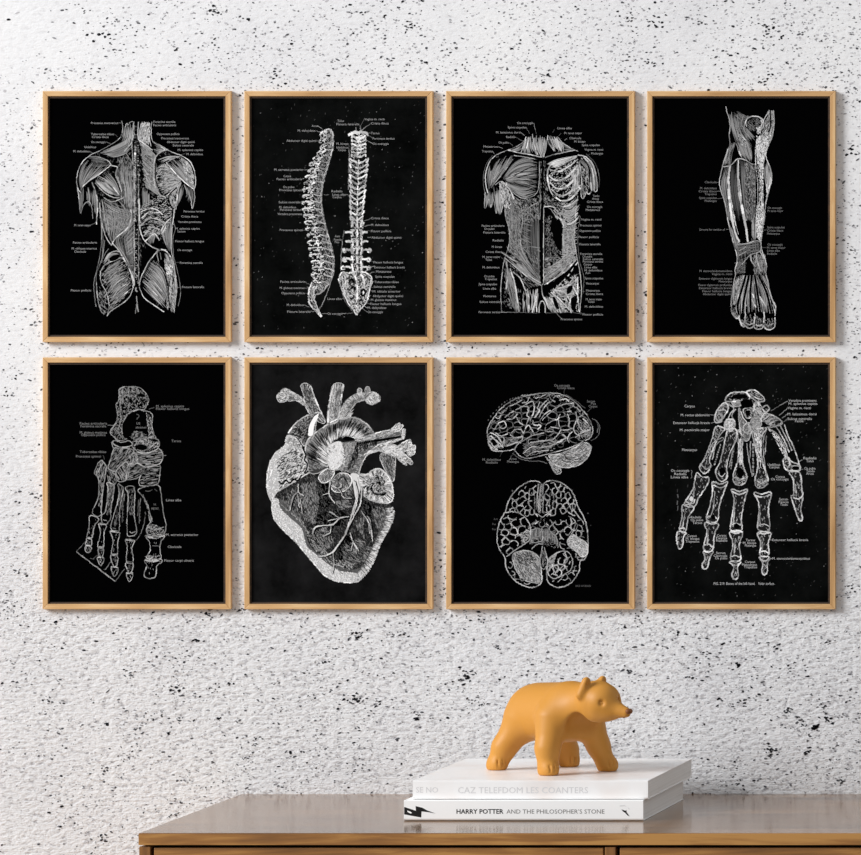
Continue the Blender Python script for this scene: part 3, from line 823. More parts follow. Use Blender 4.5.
# ---- bones of the foot
p5 = p = Pen(70, 380, 130 / 861)
p.wk, p.gk, p.jit = .82, .84, .2
calc = '325,70 342,50 410,43 462,52 500,86 522,130 508,168 490,196 450,194 395,215 368,252 350,300 346,352 375,388 320,402 295,380 265,345 300,290 315,240 305,165 325,130'
p.L(calc, 1.1, .75, close=True); p.D(calc, 420, 2.2, 100, .45, .5, da=60)
p.D('330,60 420,45 500,90 515,130 420,120 340,100', 120, 2, 20, .5, .5, da=50)
p.B('440,98 475,90 500,110 470,112', .0, 3); p.L('400,95 430,110 440,98', 1.1, .75); p.B('350,290 375,245 400,220 425,215 440,300 400,370 365,385 347,345', .0, 3)
p.L('340,100 330,200 340,260 318,340 350,390|350,60 345,160', .9, .7)
p.L('490,205 530,213 547,238 540,300 555,350 570,388', 1.2, .78); p.L('390,225 450,196 490,208', 1.1, .75)
p.D('505,215 545,240 545,340 565,385 520,390', 110, 2.2, 80, .5, .55)
p.D('380,370 440,335 500,350 520,390 430,400', 130, 2, -20, .5, .42, da=50)
p.L('440,225 458,235 445,262', 1.0, .6)
p.L('430,396 480,385 560,386 592,412 582,450 540,474 480,486 430,462 408,432', 1.2, .8)
p.D('410,400 500,390 590,410 575,450 480,480 420,450', 190, 2.2, -20, .5, .55, da=50)
p.B('430,440 470,425 510,440 500,462 450,460', .0, 3)
p.L('455,410 480,400 488,425 465,435|540,440 570,415|530,450 550,430', 1.3, .82)
p.L('280,410 300,432 340,445 392,440 412,422 390,404 340,412 300,402', 1.4, .78, close=True)
p.L('278,412 282,440 300,456', 1.1, .75)
cub = '290,457 265,540 252,582 290,605 325,578 385,520 425,468 380,455 320,452'
p.L(cub, 1.1, .75, close=True); p.D(cub, 170, 4, 130, .45, .45, da=10)
nav = '440,482 540,480 592,456 616,510 590,556 510,577 452,550 432,505'
p.L(nav, 1.2, .78, close=True); p.D(nav, 80, 7, -8, .5, .5, da=8)
p.D('390,500 440,470 455,540 400,560', 80, 2, 60, .5, .6, da=60)
for q, a in (('385,562 440,550 492,580 462,640 400,660 372,652 384,595', -20), ('320,582 392,540 380,652 322,672 304,630', 60), ('500,580 592,560 592,640 575,690 470,702 460,652 490,600', -8)):
    p.L(q, 1.1, .75, close=True); p.D(q, 70, 5, a, .45, .5, da=10)
p.L('245,600 280,610 305,640 300,690 262,680 245,630', .9, .7); p.D('245,600 300,620 300,690 250,680', 40, 2.5, 60, .45, .45)
p.L('205,530 180,565 162,615 186,650 191,730 186,780 160,842|210,530 240,570 236,620 222,700 212,790 205,880', 1.0, .75)
p.L('222,545 200,580 186,612', 1.2, .8)
p.D('205,530 240,575 225,700 205,860 190,840 192,660 165,615', 150, 3, 95, .45, .5)
p.dy = 662
p.L('160,180 148,200 152,225 178,242 206,234 206,205', 1.1, .78)
M = ['245,20 252,60 236,200 208,240 212,282 240,292 268,255 270,200 290,80 290,30', '318,30 325,100 290,230 272,300 278,332 320,340 328,300 330,200 352,60 340,40',
     '368,50 386,100 380,220 378,330 386,372 430,362 442,330 425,230 430,80 412,40', '450,70 500,130 530,220 536,270 508,320 515,360 560,376 622,356 637,300 622,240 610,150 596,50 572,35 500,45']
for q in M:
    p.L(q, 1.1, .76, close=True)
p.D(M[0].replace(' 208,240 212,282 240,292 268,255', ' 250,230'), 110, 3, 100, .45, .45); p.D('325,40 350,60 330,200 325,300 290,300 300,220', 60, 3, 98, .45, .4)
p.D('372,50 425,60 425,230 380,220', 60, 3, 92, .45, .4)
p.D('508,320 530,285 620,320 625,356 560,376 515,362', 130, 1.8, 10, .5, .55, da=40); p.D('470,60 500,130 530,220 545,260 530,290 515,200 480,110', 70, 3, 65, .5, .55)
p.L('520,300 560,330 620,312|395,340 410,352 432,340|285,315 305,325|220,262 245,270', 1.1, .7)
p.L('500,70 520,75 545,65|560,60 580,75', .8, .5)
p.L('362,90 350,180 345,280|358,70 340,200|468,120 460,200 458,290|455,130 448,240|500,210 490,290 460,370 430,405', .8, .5)
for k in range(7):
    p.L('%d,%d %d,%d' % (355, 120 + k * 24, 350, 132 + k * 24), 1.4, .45); p.L('%d,%d %d,%d' % (466, 130 + k * 22, 464, 142 + k * 22), 1.4, .42)
PH = ['130,240 128,300 113,380 146,382 160,310 190,262 165,240', '115,386 104,430 140,432 142,390', '106,438 100,465 118,482 138,468 138,440',
      '190,290 202,350 184,440 222,442 226,350 242,300 214,290', '186,452 195,508 214,510 222,455', '182,515 194,555 205,568 217,552 224,518',
      '268,340 286,400 274,490 312,492 316,420 326,346', '270,500 286,570 306,572 316,508', '274,580 282,620 296,638 312,620 318,582',
      '366,396 380,440 374,540 418,542 411,450 428,402', '370,550 385,608 405,610 418,552', '374,620 380,655 392,673 408,656 414,622',
      '498,372 525,410 530,470 505,515 552,525 602,518 595,470 602,410 628,370 560,382', '493,532 510,570 491,620 500,645 535,653 565,640 572,600 578,565 607,545 602,525 550,540']
for q in PH:
    p.L(q, 1.15, .8, close=True)
    p.D(q, 9, 2, 90, .45, .5)
p.L('116,382 146,384|186,444 222,445|274,494 314,496|374,545 418,546|272,575 316,577|372,615 416,616|182,512 222,514|104,434 140,436|268,342 322,346|192,290 240,296|368,396 424,402', 1.7, .85)
p.L('500,372 560,384 625,366|495,528 550,538 604,524', 2.2, .82); p.D('500,500 600,500 600,545 500,545', 60, 2, 0, .5, .6)
p.L('42,475 300,672', 1.6, .72, smooth=False); p.L('42,475 100,412|300,672 362,588|148,525 190,492|232,596 272,540|135,520 160,525|225,595 245,590', .8, .5, smooth=False)
p.T1(555, 570, 160, '1st', 2.2, .6); p.T1(540, 590, 190, 'METAT.', 2.2, .6)
p.T('637,737,133 637,850,362 647,738,442 625,820,533', 2.4, .66)
p.L('545,435 590,438|620,362 640,362', .9, .6, smooth=False)
p.dy = 0
p.T1(400, 465, 287, 'TALUS', 2.3, .6); p.T1(355, 505, 313, 'tuber calcanei', 2.2, .55)
p.T('570,755,173 570,790,190 65,245,287 70,240,305 65,245,347 75,235,363 65,240,475 40,205,505', 2.4, .6)
p.T1(672, 735, 403, 'Tarsus', 2.4, .62)
p.L('520,195 560,180|250,300 290,300|220,500 228,525', .6, .55, smooth=False)

# ---- heart
p6 = p = Pen(260, 380, 160 / 861)
p.wk = .9; p.jit = .2
def vessel(poly, g=.25, n=120, ang=80, gg=.55, edge=1.1, eg=.85):
    p.B(poly, g, 0, smooth=False); p.D(poly, n, 2.6, ang, .55, gg, da=25)
    p.L(poly, edge * .75, eg, close=True, smooth=True)
    cc = pts(poly).mean(0); q = poly + ' ' + poly.split()[0]
    p.X(q, ' '.join(['%.0f,%.0f' % tuple(cc)] * 3), int(n * .35), .6, min(.95, gg + .2), 0, .22)
vessel('220,28 270,28 300,110 350,225 310,222 265,180 235,132 190,108 150,112 150,58 190,72 238,98', .25, 260, 60, .5)
p.L('272,30 302,112 352,225', 1.6, .9); p.L('230,100 260,150 300,215|155,62 195,78 232,102', 1.3, .85)
p.D('150,60 235,100 270,180 240,140 190,108', 120, 2.4, 40, .5, .72)
vessel('150,55 130,45 112,62 90,88 104,118 135,115 152,102', .37, 70, 30, .75, 1.4, .92); p.L('110,70 130,68 145,90|118,100 135,88', 1.4, .9)
vessel('118,55 128,46 138,56 134,70 122,70', .37, 10); vessel('146,58 156,52 166,62 158,76', .37, 10)
vessel('395,25 450,25 440,80 435,110 420,218 365,228 372,120', .37, 330, 95, .55); p.L('396,28 374,120 366,228|448,26 436,110 420,212', 1.7, .92)
p.D('395,30 412,30 395,220 370,225', 130, 2.4, 95, .5, .75)
vessel('430,205 450,130 490,90 530,70 570,70 610,65 645,88 640,115 600,132 570,108 520,122 490,160 485,200', .37, 300, 130, .55)
p.X('430,200 450,130 490,90 560,68', '485,200 490,160 520,122 575,108', 90, .5, .75, 0, .45)
vessel('600,132 570,110 600,75 640,82 645,105 625,120', .49, 60, 40, .85, 1.4, .95)
vessel('525,55 535,42 548,55 542,78 528,80', .49, 15); vessel('565,50 576,34 590,42 590,68 570,70', .49, 15)
# arch
arch = '250,350 268,310 330,262 400,218 485,200 560,225 612,280 520,322 440,302 392,330 372,370 370,470 300,502 262,490 243,420'
p.B(arch, .25, 0); 
p.X('243,420 248,350 270,308 330,262 400,218 485,200 560,225 612,282', '365,470 368,400 374,365 392,332 430,304 470,300 510,310 530,320', 420, .55, .55, 0, .55)
p.X('365,470 368,400 374,365 392,332 430,304 470,300 510,310 530,320', '243,420 248,350 270,308 330,262 400,218 485,200 560,225 612,282', 200, .6, .82, 0, .4)
p.X('243,420 248,350 270,308 330,262 400,218 485,200 560,225 612,282', '365,470 368,400 374,365 392,332 430,304 470,300 510,310 530,320', 110, .6, .05, .15, .6, layer=2)
p.L('243,420 248,350 268,310 330,262 400,218 485,200 560,225 612,282', 1.4, .9)
p.L('244,420 264,492 300,504 366,474', 1.2, .85)
p.D('255,380 340,380 360,470 270,490', 260, 2.6, 10, .5, .5, da=40)
p.B('370,370 400,335 440,340 445,440 405,482 372,470', .85, 1); p.D('360,360 440,330 460,440 400,490 360,470', 260, 2.2, 80, .6, .92, da=40, layer=2)
p.B('442,315 470,303 508,318 470,325', .0, 3); p.L('440,312 468,299 510,314', 1.0, .9)
p.D('490,210 570,240 600,280 520,310', 200, 3, -70, .5, .6)
# superior vena cava, slit
vessel('152,288 190,235 245,195 312,175 305,215 290,300 240,355 205,312', .14, 260, -50, .45)
p.L('152,288 190,235 245,195 312,174', 1.6, .92); p.B('258,296 266,245 292,196 310,180 312,200 292,245 284,296', .97, 2); p.L('256,296 262,250 286,200 312,176', .8, .1, layer=3)
p.L('150,290 190,296 225,312', 1.2, .05, layer=3)
# right atrium
ra = '145,296 130,352 80,392 46,460 34,540 40,610 68,660 95,602 190,545 240,502 262,470 246,400 228,362 195,312'
p.B(ra, .73, 0); p.D(ra, 520, 2.2, 40, .6, .9, da=80); p.D('90,440 170,370 230,400 250,470 200,530 110,590 100,500', 150, 3.6, -35, .8, .25, da=30, layer=2, dg=.2)
p.D('150,310 200,320 230,370 150,390', 60, 2.6, 30, .7, .5, da=70, layer=2)
p.L('228,362 246,402 240,430 254,450 250,480 238,500|100,545 120,560 140,540 160,555 180,535 205,540 225,510', 1.5, .05, layer=3)
p.L('80,440 140,400 200,385|95,470 160,430 220,420|105,505 170,470 235,455|130,530 190,500 235,490', 1.0, .3, layer=3, taper=.7)
p.L('60,430 40,500 38,580|75,440 55,520', 1.6, .97, layer=3)
# pulmonary trunk and branches
pt_ = '512,326 610,290 700,270 772,264 776,310 720,336 640,376 580,400 548,450 530,512 488,500 400,480 440,400 445,335'
p.B(pt_, .37, 0, smooth=False); p.D(pt_, 480, 3, -20, .55, .55, da=30)
p.D('520,330 610,295 760,270 700,290 600,320', 200, 3, -12, .6, .75)
p.D('560,400 640,345 770,310 700,350 640,380 580,402', 260, 3, -22, .6, .9)
p.L('520,345 600,330 680,318 762,304', 2.4, .05, layer=3, taper=.4); p.D('520,335 640,325 620,350 540,380 500,470 470,480 500,400', 130, 3.5, 100, .7, .08, layer=3)
p.L('512,326 610,290 700,270 775,264', 1.4, .9); p.L('776,310 720,336 640,378 580,402 548,452 530,512', 1.5, .92)
p.D('440,340 520,340 480,440 450,490 410,480', 190, 3, 105, .55, .62)
for q in ('700,272 742,234 752,240 728,272', '728,272 760,240 770,250 748,274', '770,264 782,270 778,312 764,312', '720,368 798,322 808,334 748,378', '748,378 806,336 812,350 770,392', '800,350 832,352 834,378 812,400', '770,392 820,438 808,455 750,402', '742,400 790,455 774,452 735,415', '790,380 828,376 834,392 806,412'):
    vessel(q, .49, 22, -40, .8, 1.2, .95)
p.B('640,378 720,345 760,380 780,410 720,410 680,395', .73, 0); p.D('640,378 720,350 770,385 780,410 700,405', 140, 2.5, -15, .6, .92)
vessel('655,395 722,402 726,500 712,548 672,482 648,430', .25, 150, 80, .5)
# left auricle
la = '530,512 580,506 612,482 650,480 690,520 712,570 716,630 692,662 622,655 560,622 538,570'
p.B(la, .37, 0); p.D(la, 380, 2.4, 30, .6, .75, da=90); p.L(la, 1.5, .92, close=True)
p.X(la + ' 530,512', '625,575 625,575 625,575', 130, .7, .92, 0, .35)
for k in range(46):
    a = random.uniform(0, 6.28); r = random.uniform(15, 66)
    cx, cy = 625 + math.cos(a) * r, 578 + math.sin(a) * r
    p.L('%d,%d %d,%d %d,%d' % (cx, cy, cx - math.sin(a + .3) * 14, cy + math.cos(a + .3) * 14, cx - math.sin(a + .8) * 26, cy + math.cos(a + .8) * 26), 1.1, random.choice((.03, .03, .5, .85)), layer=3, taper=.6)
# ventricles
ven = '95,602 190,545 260,505 330,520 400,520 480,510 530,512 545,570 562,624 622,656 690,662 712,682 720,722 700,790 650,880 600,1000 540,1075 500,1090 430,1086 360,1060 300,1000 200,880 100,780 68,720 64,645'
p.B(ven, .14, 0)
p.D(ven, 3200, 2.6, 60, .42, .3, da=40, dg=.08)
p.D('110,640 210,560 300,600 310,700 280,760 200,740', 330, 2.6, 75, .5, .48, dg=.1)
p.D('225,560 300,540 320,640 300,780 250,760 230,650', 300, 2.6, 85, .5, .5, dg=.1)
p.D('390,660 470,640 500,680 440,700', 110, 2.4, 30, .5, .5); p.D('280,800 360,790 400,870 330,940 280,880', 240, 2.4, 60, .5, .5)
p.D('510,760 560,740 560,850 520,800', 110, 2.4, 80, .5, .45); p.D('440,900 540,850 600,900 560,980 460,1000', 300, 2.6, 40, .5, .45)
p.D('600,680 700,690 690,780 630,800', 240, 2.6, 70, .5, .45)
rim = '64,645 68,720 100,780 200,880 300,1000 360,1060 430,1086 500,1090 540,1072 520,1040 440,1030 380,1000 310,945 250,890 225,800 160,740 110,690 98,640'
p.B('110,640 230,770 262,880 330,950 420,1000 540,1010 620,860 690,700 720,720 700,790 650,880 600,1000 540,1075 500,1090 430,1086 360,1060 300,1000 200,880 100,780', .37, 0); p.B(rim, .73, 1); p.D(rim, 1300, 1.8, 50, .5, .92, da=50, layer=2)
p.D('100,660 235,790 270,880 330,960 420,1010 520,1020 500,985 400,960 300,880 230,760 140,690', 700, 2.0, 50, .45, .62)
p.D('80,700 200,850 320,990 200,860', 60, 1.2, 30, .5, .3, layer=2)
p.X('712,682 720,722 700,790 650,880 600,1000 540,1075 500,1090', '630,700 630,730 620,790 580,870 530,960 490,1020 470,1040', 340, .6, .8, 0, .35)
p.X('712,682 720,722 700,790 650,880 600,1000 540,1075 500,1090', '630,700 630,730 620,790 580,870 530,960 490,1020 470,1040', 240, .6, .92, 0, .16)
p.B('320,560 370,560 385,640 360,690 310,680', .0, 1); p.B('290,740 400,700 460,720 470,760 380,800 300,785', .0, 1); p.B('560,650 620,690 610,760 590,770 565,720', .0, 1)
p.B('430,870 480,820 520,900 470,920 430,980', .0, 1)
p.L('95,600 190,545 240,512 265,500|64,645 68,720 100,780 200,880 300,1000 360,1060 430,1086 500,1090', 1.6, .95)
for q in ('315,522 342,490 388,475 400,502 370,546 332,552', '380,562 402,520 440,500 482,512 492,552 460,594 402,602'):
    vessel(q, .37, 70, 60, .6, 1.3, .92)
p.L('420,540 450,520 470,560|400,570 440,580', 1.1, .1, layer=3)
p.D('440,600 490,560 510,600 480,640', 60, 2, 60, .5, .5)
p.B('488,505 530,510 540,560 530,640 515,640 500,560', .85, 1)
p.dy = 538
V = [('508,0 522,60 520,95 500,170 480,230 460,290 420,350 390,388 350,408 308,410', 2.2), ('548,30 546,80 538,135 505,195 478,250', 1.6), ('480,196 430,206 390,240 330,246 296,256 282,290', 1.9), ('430,208 392,180 372,170', 1.5),
     ('430,208 395,212 365,222', 1.0), ('380,248 376,284 340,302', 1.5), ('545,166 580,220 598,268 606,330', 1.7), ('600,266 592,215 575,195', 1.1), ('485,282 500,330 532,382', 1.6), ('498,335 490,380', 1.1), ('515,360 520,400', 1.0),
     ('392,390 398,450 386,500', 1.3), ('398,455 450,468', 1.1), ('398,470 440,500', 1.0), ('378,0 372,75 402,125', 1.6), ('374,70 338,80', 1.3), ('385,30 430,55 450,95 495,98', 1.3), ('400,45 432,40 436,20', 1.2),
     ('204,20 210,68 235,84', 1.6), ('206,62 178,92 160,165', 1.5), ('202,75 212,150', 1.3), ('215,100 228,180', .9), ('585,235 590,290', 1.0)]
for q, w in V:
    p.L(q, w, .85, layer=4, taper=.35)
    e = pts(q); e = e + np.array([7, 5])
    p.L(' '.join('%d,%d' % tuple(v) for v in e), w * .8, .0, layer=3, taper=.4)
p.L('510,10 526,70 520,130 500,190', 1.0, .97, layer=5); p.L('330,320 380,340 400,310', 1.0, .5)
p.dy = 0

# ---- brain, side and base
p7 = p = Pen(475, 378, 135 / 861)
p.wk, p.gk, p.jit = .85, .9, .22
out = '80,380 78,340 95,290 130,240 160,200 210,160 260,132 320,115 400,100 470,95 540,100 600,125 650,165 690,210 722,250 745,300 752,340 735,380 700,402'
p.L(out, 1.1, .78)
p.L('80,380 95,440 120,463 180,466 250,456|80,385 100,372 140,400 182,445', 1.3, .85)
p.L('252,456 264,432 300,405 360,370 440,350', 1.1, .8); p.L('252,460 290,500 340,512 420,496 480,480 540,465 620,440 690,405', 1.2, .82)
p.L('240,480 290,515 360,530 420,530 460,545', .8, .5)
SUL = '120,330 150,290 180,275 200,300 180,325 160,315|130,350 165,370 210,355|190,250 230,220 262,212|200,262 240,260 270,230|265,250 290,288 312,300|258,205 310,180 340,190 330,240 345,250 330,290 320,330|320,168 370,150 375,210 352,270|300,400 310,350 340,300 370,340 380,360|412,150 400,200 430,170 470,130|410,252 440,190 480,150|382,250 402,225 410,200|370,268 375,298 420,302 400,332|430,270 490,210 560,170 632,160|420,262 450,225 480,205|450,300 500,270 530,260 540,230|450,310 450,340 500,342|530,260 540,310 552,330 590,330 622,320|590,230 602,270 595,312|640,215 650,260 630,320 640,352 672,372|560,220 612,210|550,332 520,370 490,392 420,402 350,412|480,312 535,322|310,482 360,440 430,442 490,430 540,402 582,380 560,362|330,502 380,470 470,462|622,340 590,380 602,412|690,240 660,250 660,300 692,342|185,380 190,432 240,420 292,400|230,352 260,325 300,335 302,370 250,380 226,362|100,350 140,370 170,412 180,442|130,250 150,260 165,235|150,220 175,225 190,200|220,180 250,170 300,140|350,120 330,150 300,160|380,130 420,120 450,105|500,130 520,110 545,118|470,110 490,140 510,150|540,140 580,135 600,150|620,180 650,190 670,215|690,260 720,290|640,380 680,350 740,330|480,400 520,410 560,400'
p.L(SUL, 1.5, .85, taper=.3, layer=3)
p.V(out + ' 620,430 500,450 330,500 260,450 120,455', 4.6, .55, .42, 1.4)
p.D('290,110 400,100 540,100 650,165 745,300 735,380 690,380 700,280 620,170 520,120 400,120 280,140 130,260 90,340 100,280', 330, 2.2, 20, .5, .55, da=70)
p.D('185,400 300,370 300,400 200,440', 60, 3, -20, .5, .5); p.D('300,420 500,380 560,420 480,470 330,500', 200, 2.4, -12, .5, .45)
p.D('650,260 740,300 740,370 660,390', 130, 2.2, 60, .5, .55)
p.D('85,380 120,380 170,440 150,462 100,450', 90, 2, 40, .6, .7)
p.B('98,400 120,392 142,420 120,432', .0, 3); p.L('95,395 120,388 148,420 122,438', .9, .8, close=True, layer=3)
cer = '472,492 530,486 620,452 700,412 738,440 722,500 670,550 600,570 540,566 505,545'
p.B(cer, .37, 0); p.D(cer, 520, 3.2, -18, .5, .62, da=18, dg=.2); p.L(cer, 1.3, .88, close=True)
p.L('560,480 600,520 690,510|540,520 620,545', .9, .3, layer=3)
p.L('448,502 482,542 500,590 520,613 548,602 540,566', 1.2, .8); p.D('450,500 505,545 540,566 545,600 515,610', 110, 2.2, 60, .55, .62)
p.L('580,105 650,150 702,192', .7, .45); p.L('745,255 775,275 795,310 785,370 740,402|760,260 785,300 780,350', .7, .5)
for k in range(11):
    t = k / 10
    x, y = 82 + 175 * t, 272 - 138 * math.sin(t * 1.57)
    p.L('%d,%d %d,%d' % (x, y, x + 4, y - 9), 1.2, .42)
p.L('180,462 160,500|250,470 215,530|566,100 574,72|715,215 745,190', .6, .45, smooth=False)
p.T('505,605,47 525,635,63 715,765,148 740,770,163 725,780,180 48,165,520 70,145,538 220,265,515 205,280,533', 2.3, .55)
p.dy = 619
L_ = '415,48 400,40 350,40 292,70 250,110 212,170 195,230 158,300 140,380 150,460 190,525 196,580 225,640 280,690 340,715 390,712 425,682 430,640'
R_ = '434,72 450,45 500,35 560,55 610,95 640,150 656,200 690,260 706,300 716,350 720,420 720,480 700,535 670,552 664,610 620,680 560,713 510,713 466,682 456,630 460,580'
p.L(L_ + '|' + R_, 1.3, .8)
p.L('420,50 414,120 415,240|405,55 400,120 405,240', 1.0, .7); p.L('430,60 436,150 430,240', 1.0, .7); p.D('400,60 440,60 440,240 405,240', 100, 2.2, 85, .5, .5)
p.L('385,250 430,288 472,322|472,250 430,285 380,312|380,245 402,250 430,268 460,248 480,255', 1.2, .9); p.L('400,265 430,288 455,308|458,264 430,285 400,305', 1.1, .0, layer=3)
tem = '190,240 250,235 310,260 350,320 352,400 330,430 270,470 200,522'
p.L(tem, 1.3, .85); p.V(tem + ' 150,460 142,380 160,300', 5.6, .75, .66, 1.2); p.D('290,370 350,330 350,400 300,440', 110, 2, -30, .5, .6)
p.V('402,55 402,240 330,280 240,240 200,235 215,170 255,112 300,72 360,45', 5.0, .75, .64, .85)
p.V('440,60 500,40 560,58 605,98 638,150 660,230 600,265 480,275 440,240', 5.0, .75, .64, .85)
p.L('360,110 375,160 380,240|395,130 390,220|480,110 475,190 490,250|500,110 500,200|345,150 350,220|520,130 525,210', 1.0, .55); p.L('370,130 372,220|488,130 486,220', 2.0, .0, layer=3)
p.V('500,285 600,268 690,262 715,430 660,400 620,380 580,425 530,450 500,380', 5.2, .72, .6, 1.0)
p.V('520,400 590,430 640,490 700,530 660,560 600,480 540,490', 4.6, .7, .58)
p.L('600,260 640,300 625,360 610,380|640,150 620,200 650,250 690,300|560,190 600,240 640,260', 1.2, .75)
p.L('350,430 425,420 430,350|355,352 400,340 430,352 462,345 520,402 530,462|350,440 372,400 420,392|450,392 492,402 522,432|362,470 400,440 430,440|340,330 380,300 420,300', 1.0, .68)
p.L('430,345 432,450', 1.4, .75); p.L('430,452 414,560 440,602 462,550 442,460', 1.1, .75); p.D('350,350 520,350 530,470 440,450 340,440', 160, 2.2, 30, .5, .42, da=70); p.D('420,470 450,470 455,560 430,590', 60, 2.2, 80, .5, .5)
p.X('355,352 400,340 430,352', '350,440 390,420 430,440', 50, .5, .5, 0, .8); p.X('430,352 462,345 520,402', '430,440 480,430 525,460', 50, .5, .5, 0, .8)
c2 = '240,540 250,500 310,482 370,492 410,532 422,600 420,682 380,686 320,672 270,622'
p.B(c2, .37, 0); p.D(c2, 560, 3, 55, .5, .6, da=30, dg=.2); p.L(c2, 1.2, .85, close=True)
p.D('260,510 340,490 390,540 350,580 280,570', 130, 2.2, 20, .5, .15, layer=2)
c3 = '590,420 622,380 662,402 716,440 716,500 682,522 640,482 600,452'
p.B(c3, .49, 0); p.D(c3, 300, 2.4, 30, .55, .72, da=60, dg=.2); p.L(c3, 1.2, .88, close=True); p.L('640,500 660,540 690,535', 1.3, .8)
c4 = '470,540 532,492 592,490 622,540 612,600 560,640 500,660 465,620'
p.L(c4, 1.3, .8, close=True); p.D('470,530 520,500 500,560 470,620', 120, 2.2, 110, .55, .62)
p.V(c4, 5.4, .9, .7, .9); p.L('520,500 500,560 520,600|560,500 590,540 560,580 520,620', 1.2, .75)
p.V('640,560 662,600 620,675 560,708 510,708 470,670 500,660 610,600', 4.4, .75, .62)
p.V('198,530 240,555 270,630 380,690 425,680 390,710 340,712 280,688 225,638', 4.4, .75, .62)
p.V('350,280 520,280 530,460 450,440 340,440', 4.6, .6, .5)
for x, y in ((240, 100), (622, 92), (720, 243), (738, 322), (715, 420)): p.L('%d,%d %d,%d' % (x - 3, y, x + 3, y + 3), 1.4, .4)
p.T('120,145,280 110,132,312 110,132,345', 2.0, .4); p.T1(642, 738, 707, 'BASE OF BRAIN', 1.9, .45)
p.dy = 0

# ---- bones of the hand
p8 = p = Pen(665, 380, 160 / 861)
p.wk, p.gk, p.jit = .9, .93, .2
p.D('-70,-80 910,-80 910,1190 -70,1190', 330, 1.8, -50, .6, .2, da=35, dg=.07, layer=0)
p.D('-70,-80 910,-80 910,1190 -70,1190', 60, 1.2, -55, .7, .42, da=60, dg=.12, layer=0)
def bone(q, n=40, w=1.3, g=.9, ang=90, fill=.14):
    if fill: p.B(q, fill, 0)
    p.L(q, w, g, close=True); p.D(q, n, 2.2, ang, .55, .6, da=40)
bone('325,112 345,75 400,64 442,70 456,100 420,112 370,116', 60, 1.6, .92, 0); p.B('350,100 375,80 430,76 438,95 380,102', .0, 3)
bone('436,65 482,55 522,85 536,112 500,116 470,100', 50, 1.5, .9, 30); p.L('455,72 490,95 520,105', 1.2, .85)
bone('360,118 400,110 412,135 376,142', 40, 1.2, .9, 0, .49)
p.B('410,112 460,105 475,140 430,150 412,140', .0, 3)
bone('525,152 545,135 562,155 540,175', 4, 1.6, .92, 0, 0)
bone('322,120 290,150 270,188 268,226 300,224 322,190 342,150', 70, 1.5, .9, 60)
p.L('275,200 290,182 305,190 306,212 290,222 276,212', 1.7, .92, close=True); p.L('285,165 320,160 335,175|300,140 330,128 372,150', 1.4, .85)
p.L('340,128 372,150 352,180 340,210|380,155 360,190 372,215', 1.3, .8); 
bone('330,216 370,214 376,250 350,275 320,252', 100, 1.6, .92, 40, .73); p.D('320,225 360,220 365,250 340,270', 70, 2, 60, .7, .95)
bone('400,150 398,210 402,250 412,300 440,330 462,290 450,240 420,200', 120, 1.3, .82, 80, .37)
bone('420,160 462,150 474,190 440,205', 36, 1.3, .85, 60); p.B('432,168 455,165 458,188 440,195', .0, 3)
bone('425,245 455,230 462,260 440,285 425,275', 16, 1.5, .9, 30, 0)
bone('470,205 500,195 522,230 500,262 465,240', 110, 1.4, .85, 40, .49)
p.L('470,110 480,150 470,200|500,118 510,160 525,200', 1.5, .85); p.D('470,115 510,120 540,180 520,205 475,195', 130, 2.2, 50, .6, .75)
bone('520,210 540,180 600,200 632,232 600,248 545,252', 90, 1.3, .85, -30); p.L('545,225 580,205|560,240 600,215|530,215 560,190', 1.6, .9); p.B('520,225 545,235 550,252 530,250', .0, 3)
p.D('440,230 530,260 520,310 470,290', 150, 2.2, 60, .6, .7); p.L('460,290 480,265 540,255', 1.3, .85)
MC = ['275,250 255,310 230,380 208,430 190,455 188,480 215,505 238,482 248,460 240,430 268,350 300,292 322,262', '330,290 312,380 292,450 272,490 285,532 310,546 336,520 332,470 347,400 382,322 386,270 350,262',
      '390,270 396,350 390,440 368,510 376,560 420,562 442,520 420,460 415,370 418,310', '470,290 490,380 500,460 484,540 498,580 540,572 554,530 530,460 516,380 522,300 545,258 480,270']
for q in MC: bone(q, 90, 1.5, .88)
p.D('480,290 515,290 515,460 500,440', 120, 2.6, 85, .6, .85); p.D('395,320 412,320 412,460 398,440', 80, 2.6, 90, .6, .85)
p.D('555,262 600,290 640,350 660,420 645,425 610,350', 120, 2.6, 55, .6, .85)
p.D('375,520 440,520 420,560 380,560', 50, 2, 10, .5, .6); p.D('490,530 550,530 540,570 500,580', 50, 2, 10, .5, .6)
p.L('285,500 305,520 325,500|380,520 400,540 425,525|495,545 520,555 545,540|200,460 220,480 240,470', 1.5, .9)
p.B('385,490 405,470 425,500 405,530', .0, 3); p.B('290,485 310,470 325,495 305,515', .0, 3)
p.L('555,260 602,290 642,350 658,412|642,240 662,300 692,360 716,430 722,452|620,245 652,310 684,382|600,255 640,320 668,390', 1.4, .88)
bone('635,432 660,414 682,440 720,455 727,485 690,492 650,480', 30, 1.8, .95, 0); p.L('660,420 672,450 655,478|682,462 722,462', 1.4, .9); p.B('690,465 718,466 718,482 692,484', .0, 3)
p.L('240,420 250,350 302,312 322,320|255,430 275,350 315,320|345,470 372,350 385,325|440,340 450,420 470,520|460,330 458,420|548,262 528,340 540,480 552,560|545,300 538,400', 1.1, .75)
for k in range(9):
    p.L('%d,%d %d,%d' % (300 - k * 4, 345 + k * 13, 297 - k * 4, 354 + k * 13), 1.6, .7)
    p.L('%d,%d %d,%d' % (372 - k * 2, 350 + k * 15, 370 - k * 2, 360 + k * 15), 1.6, .6); p.L('%d,%d %d,%d' % (474, 340 + k * 20, 474, 354 + k * 20), 1.8, .68)
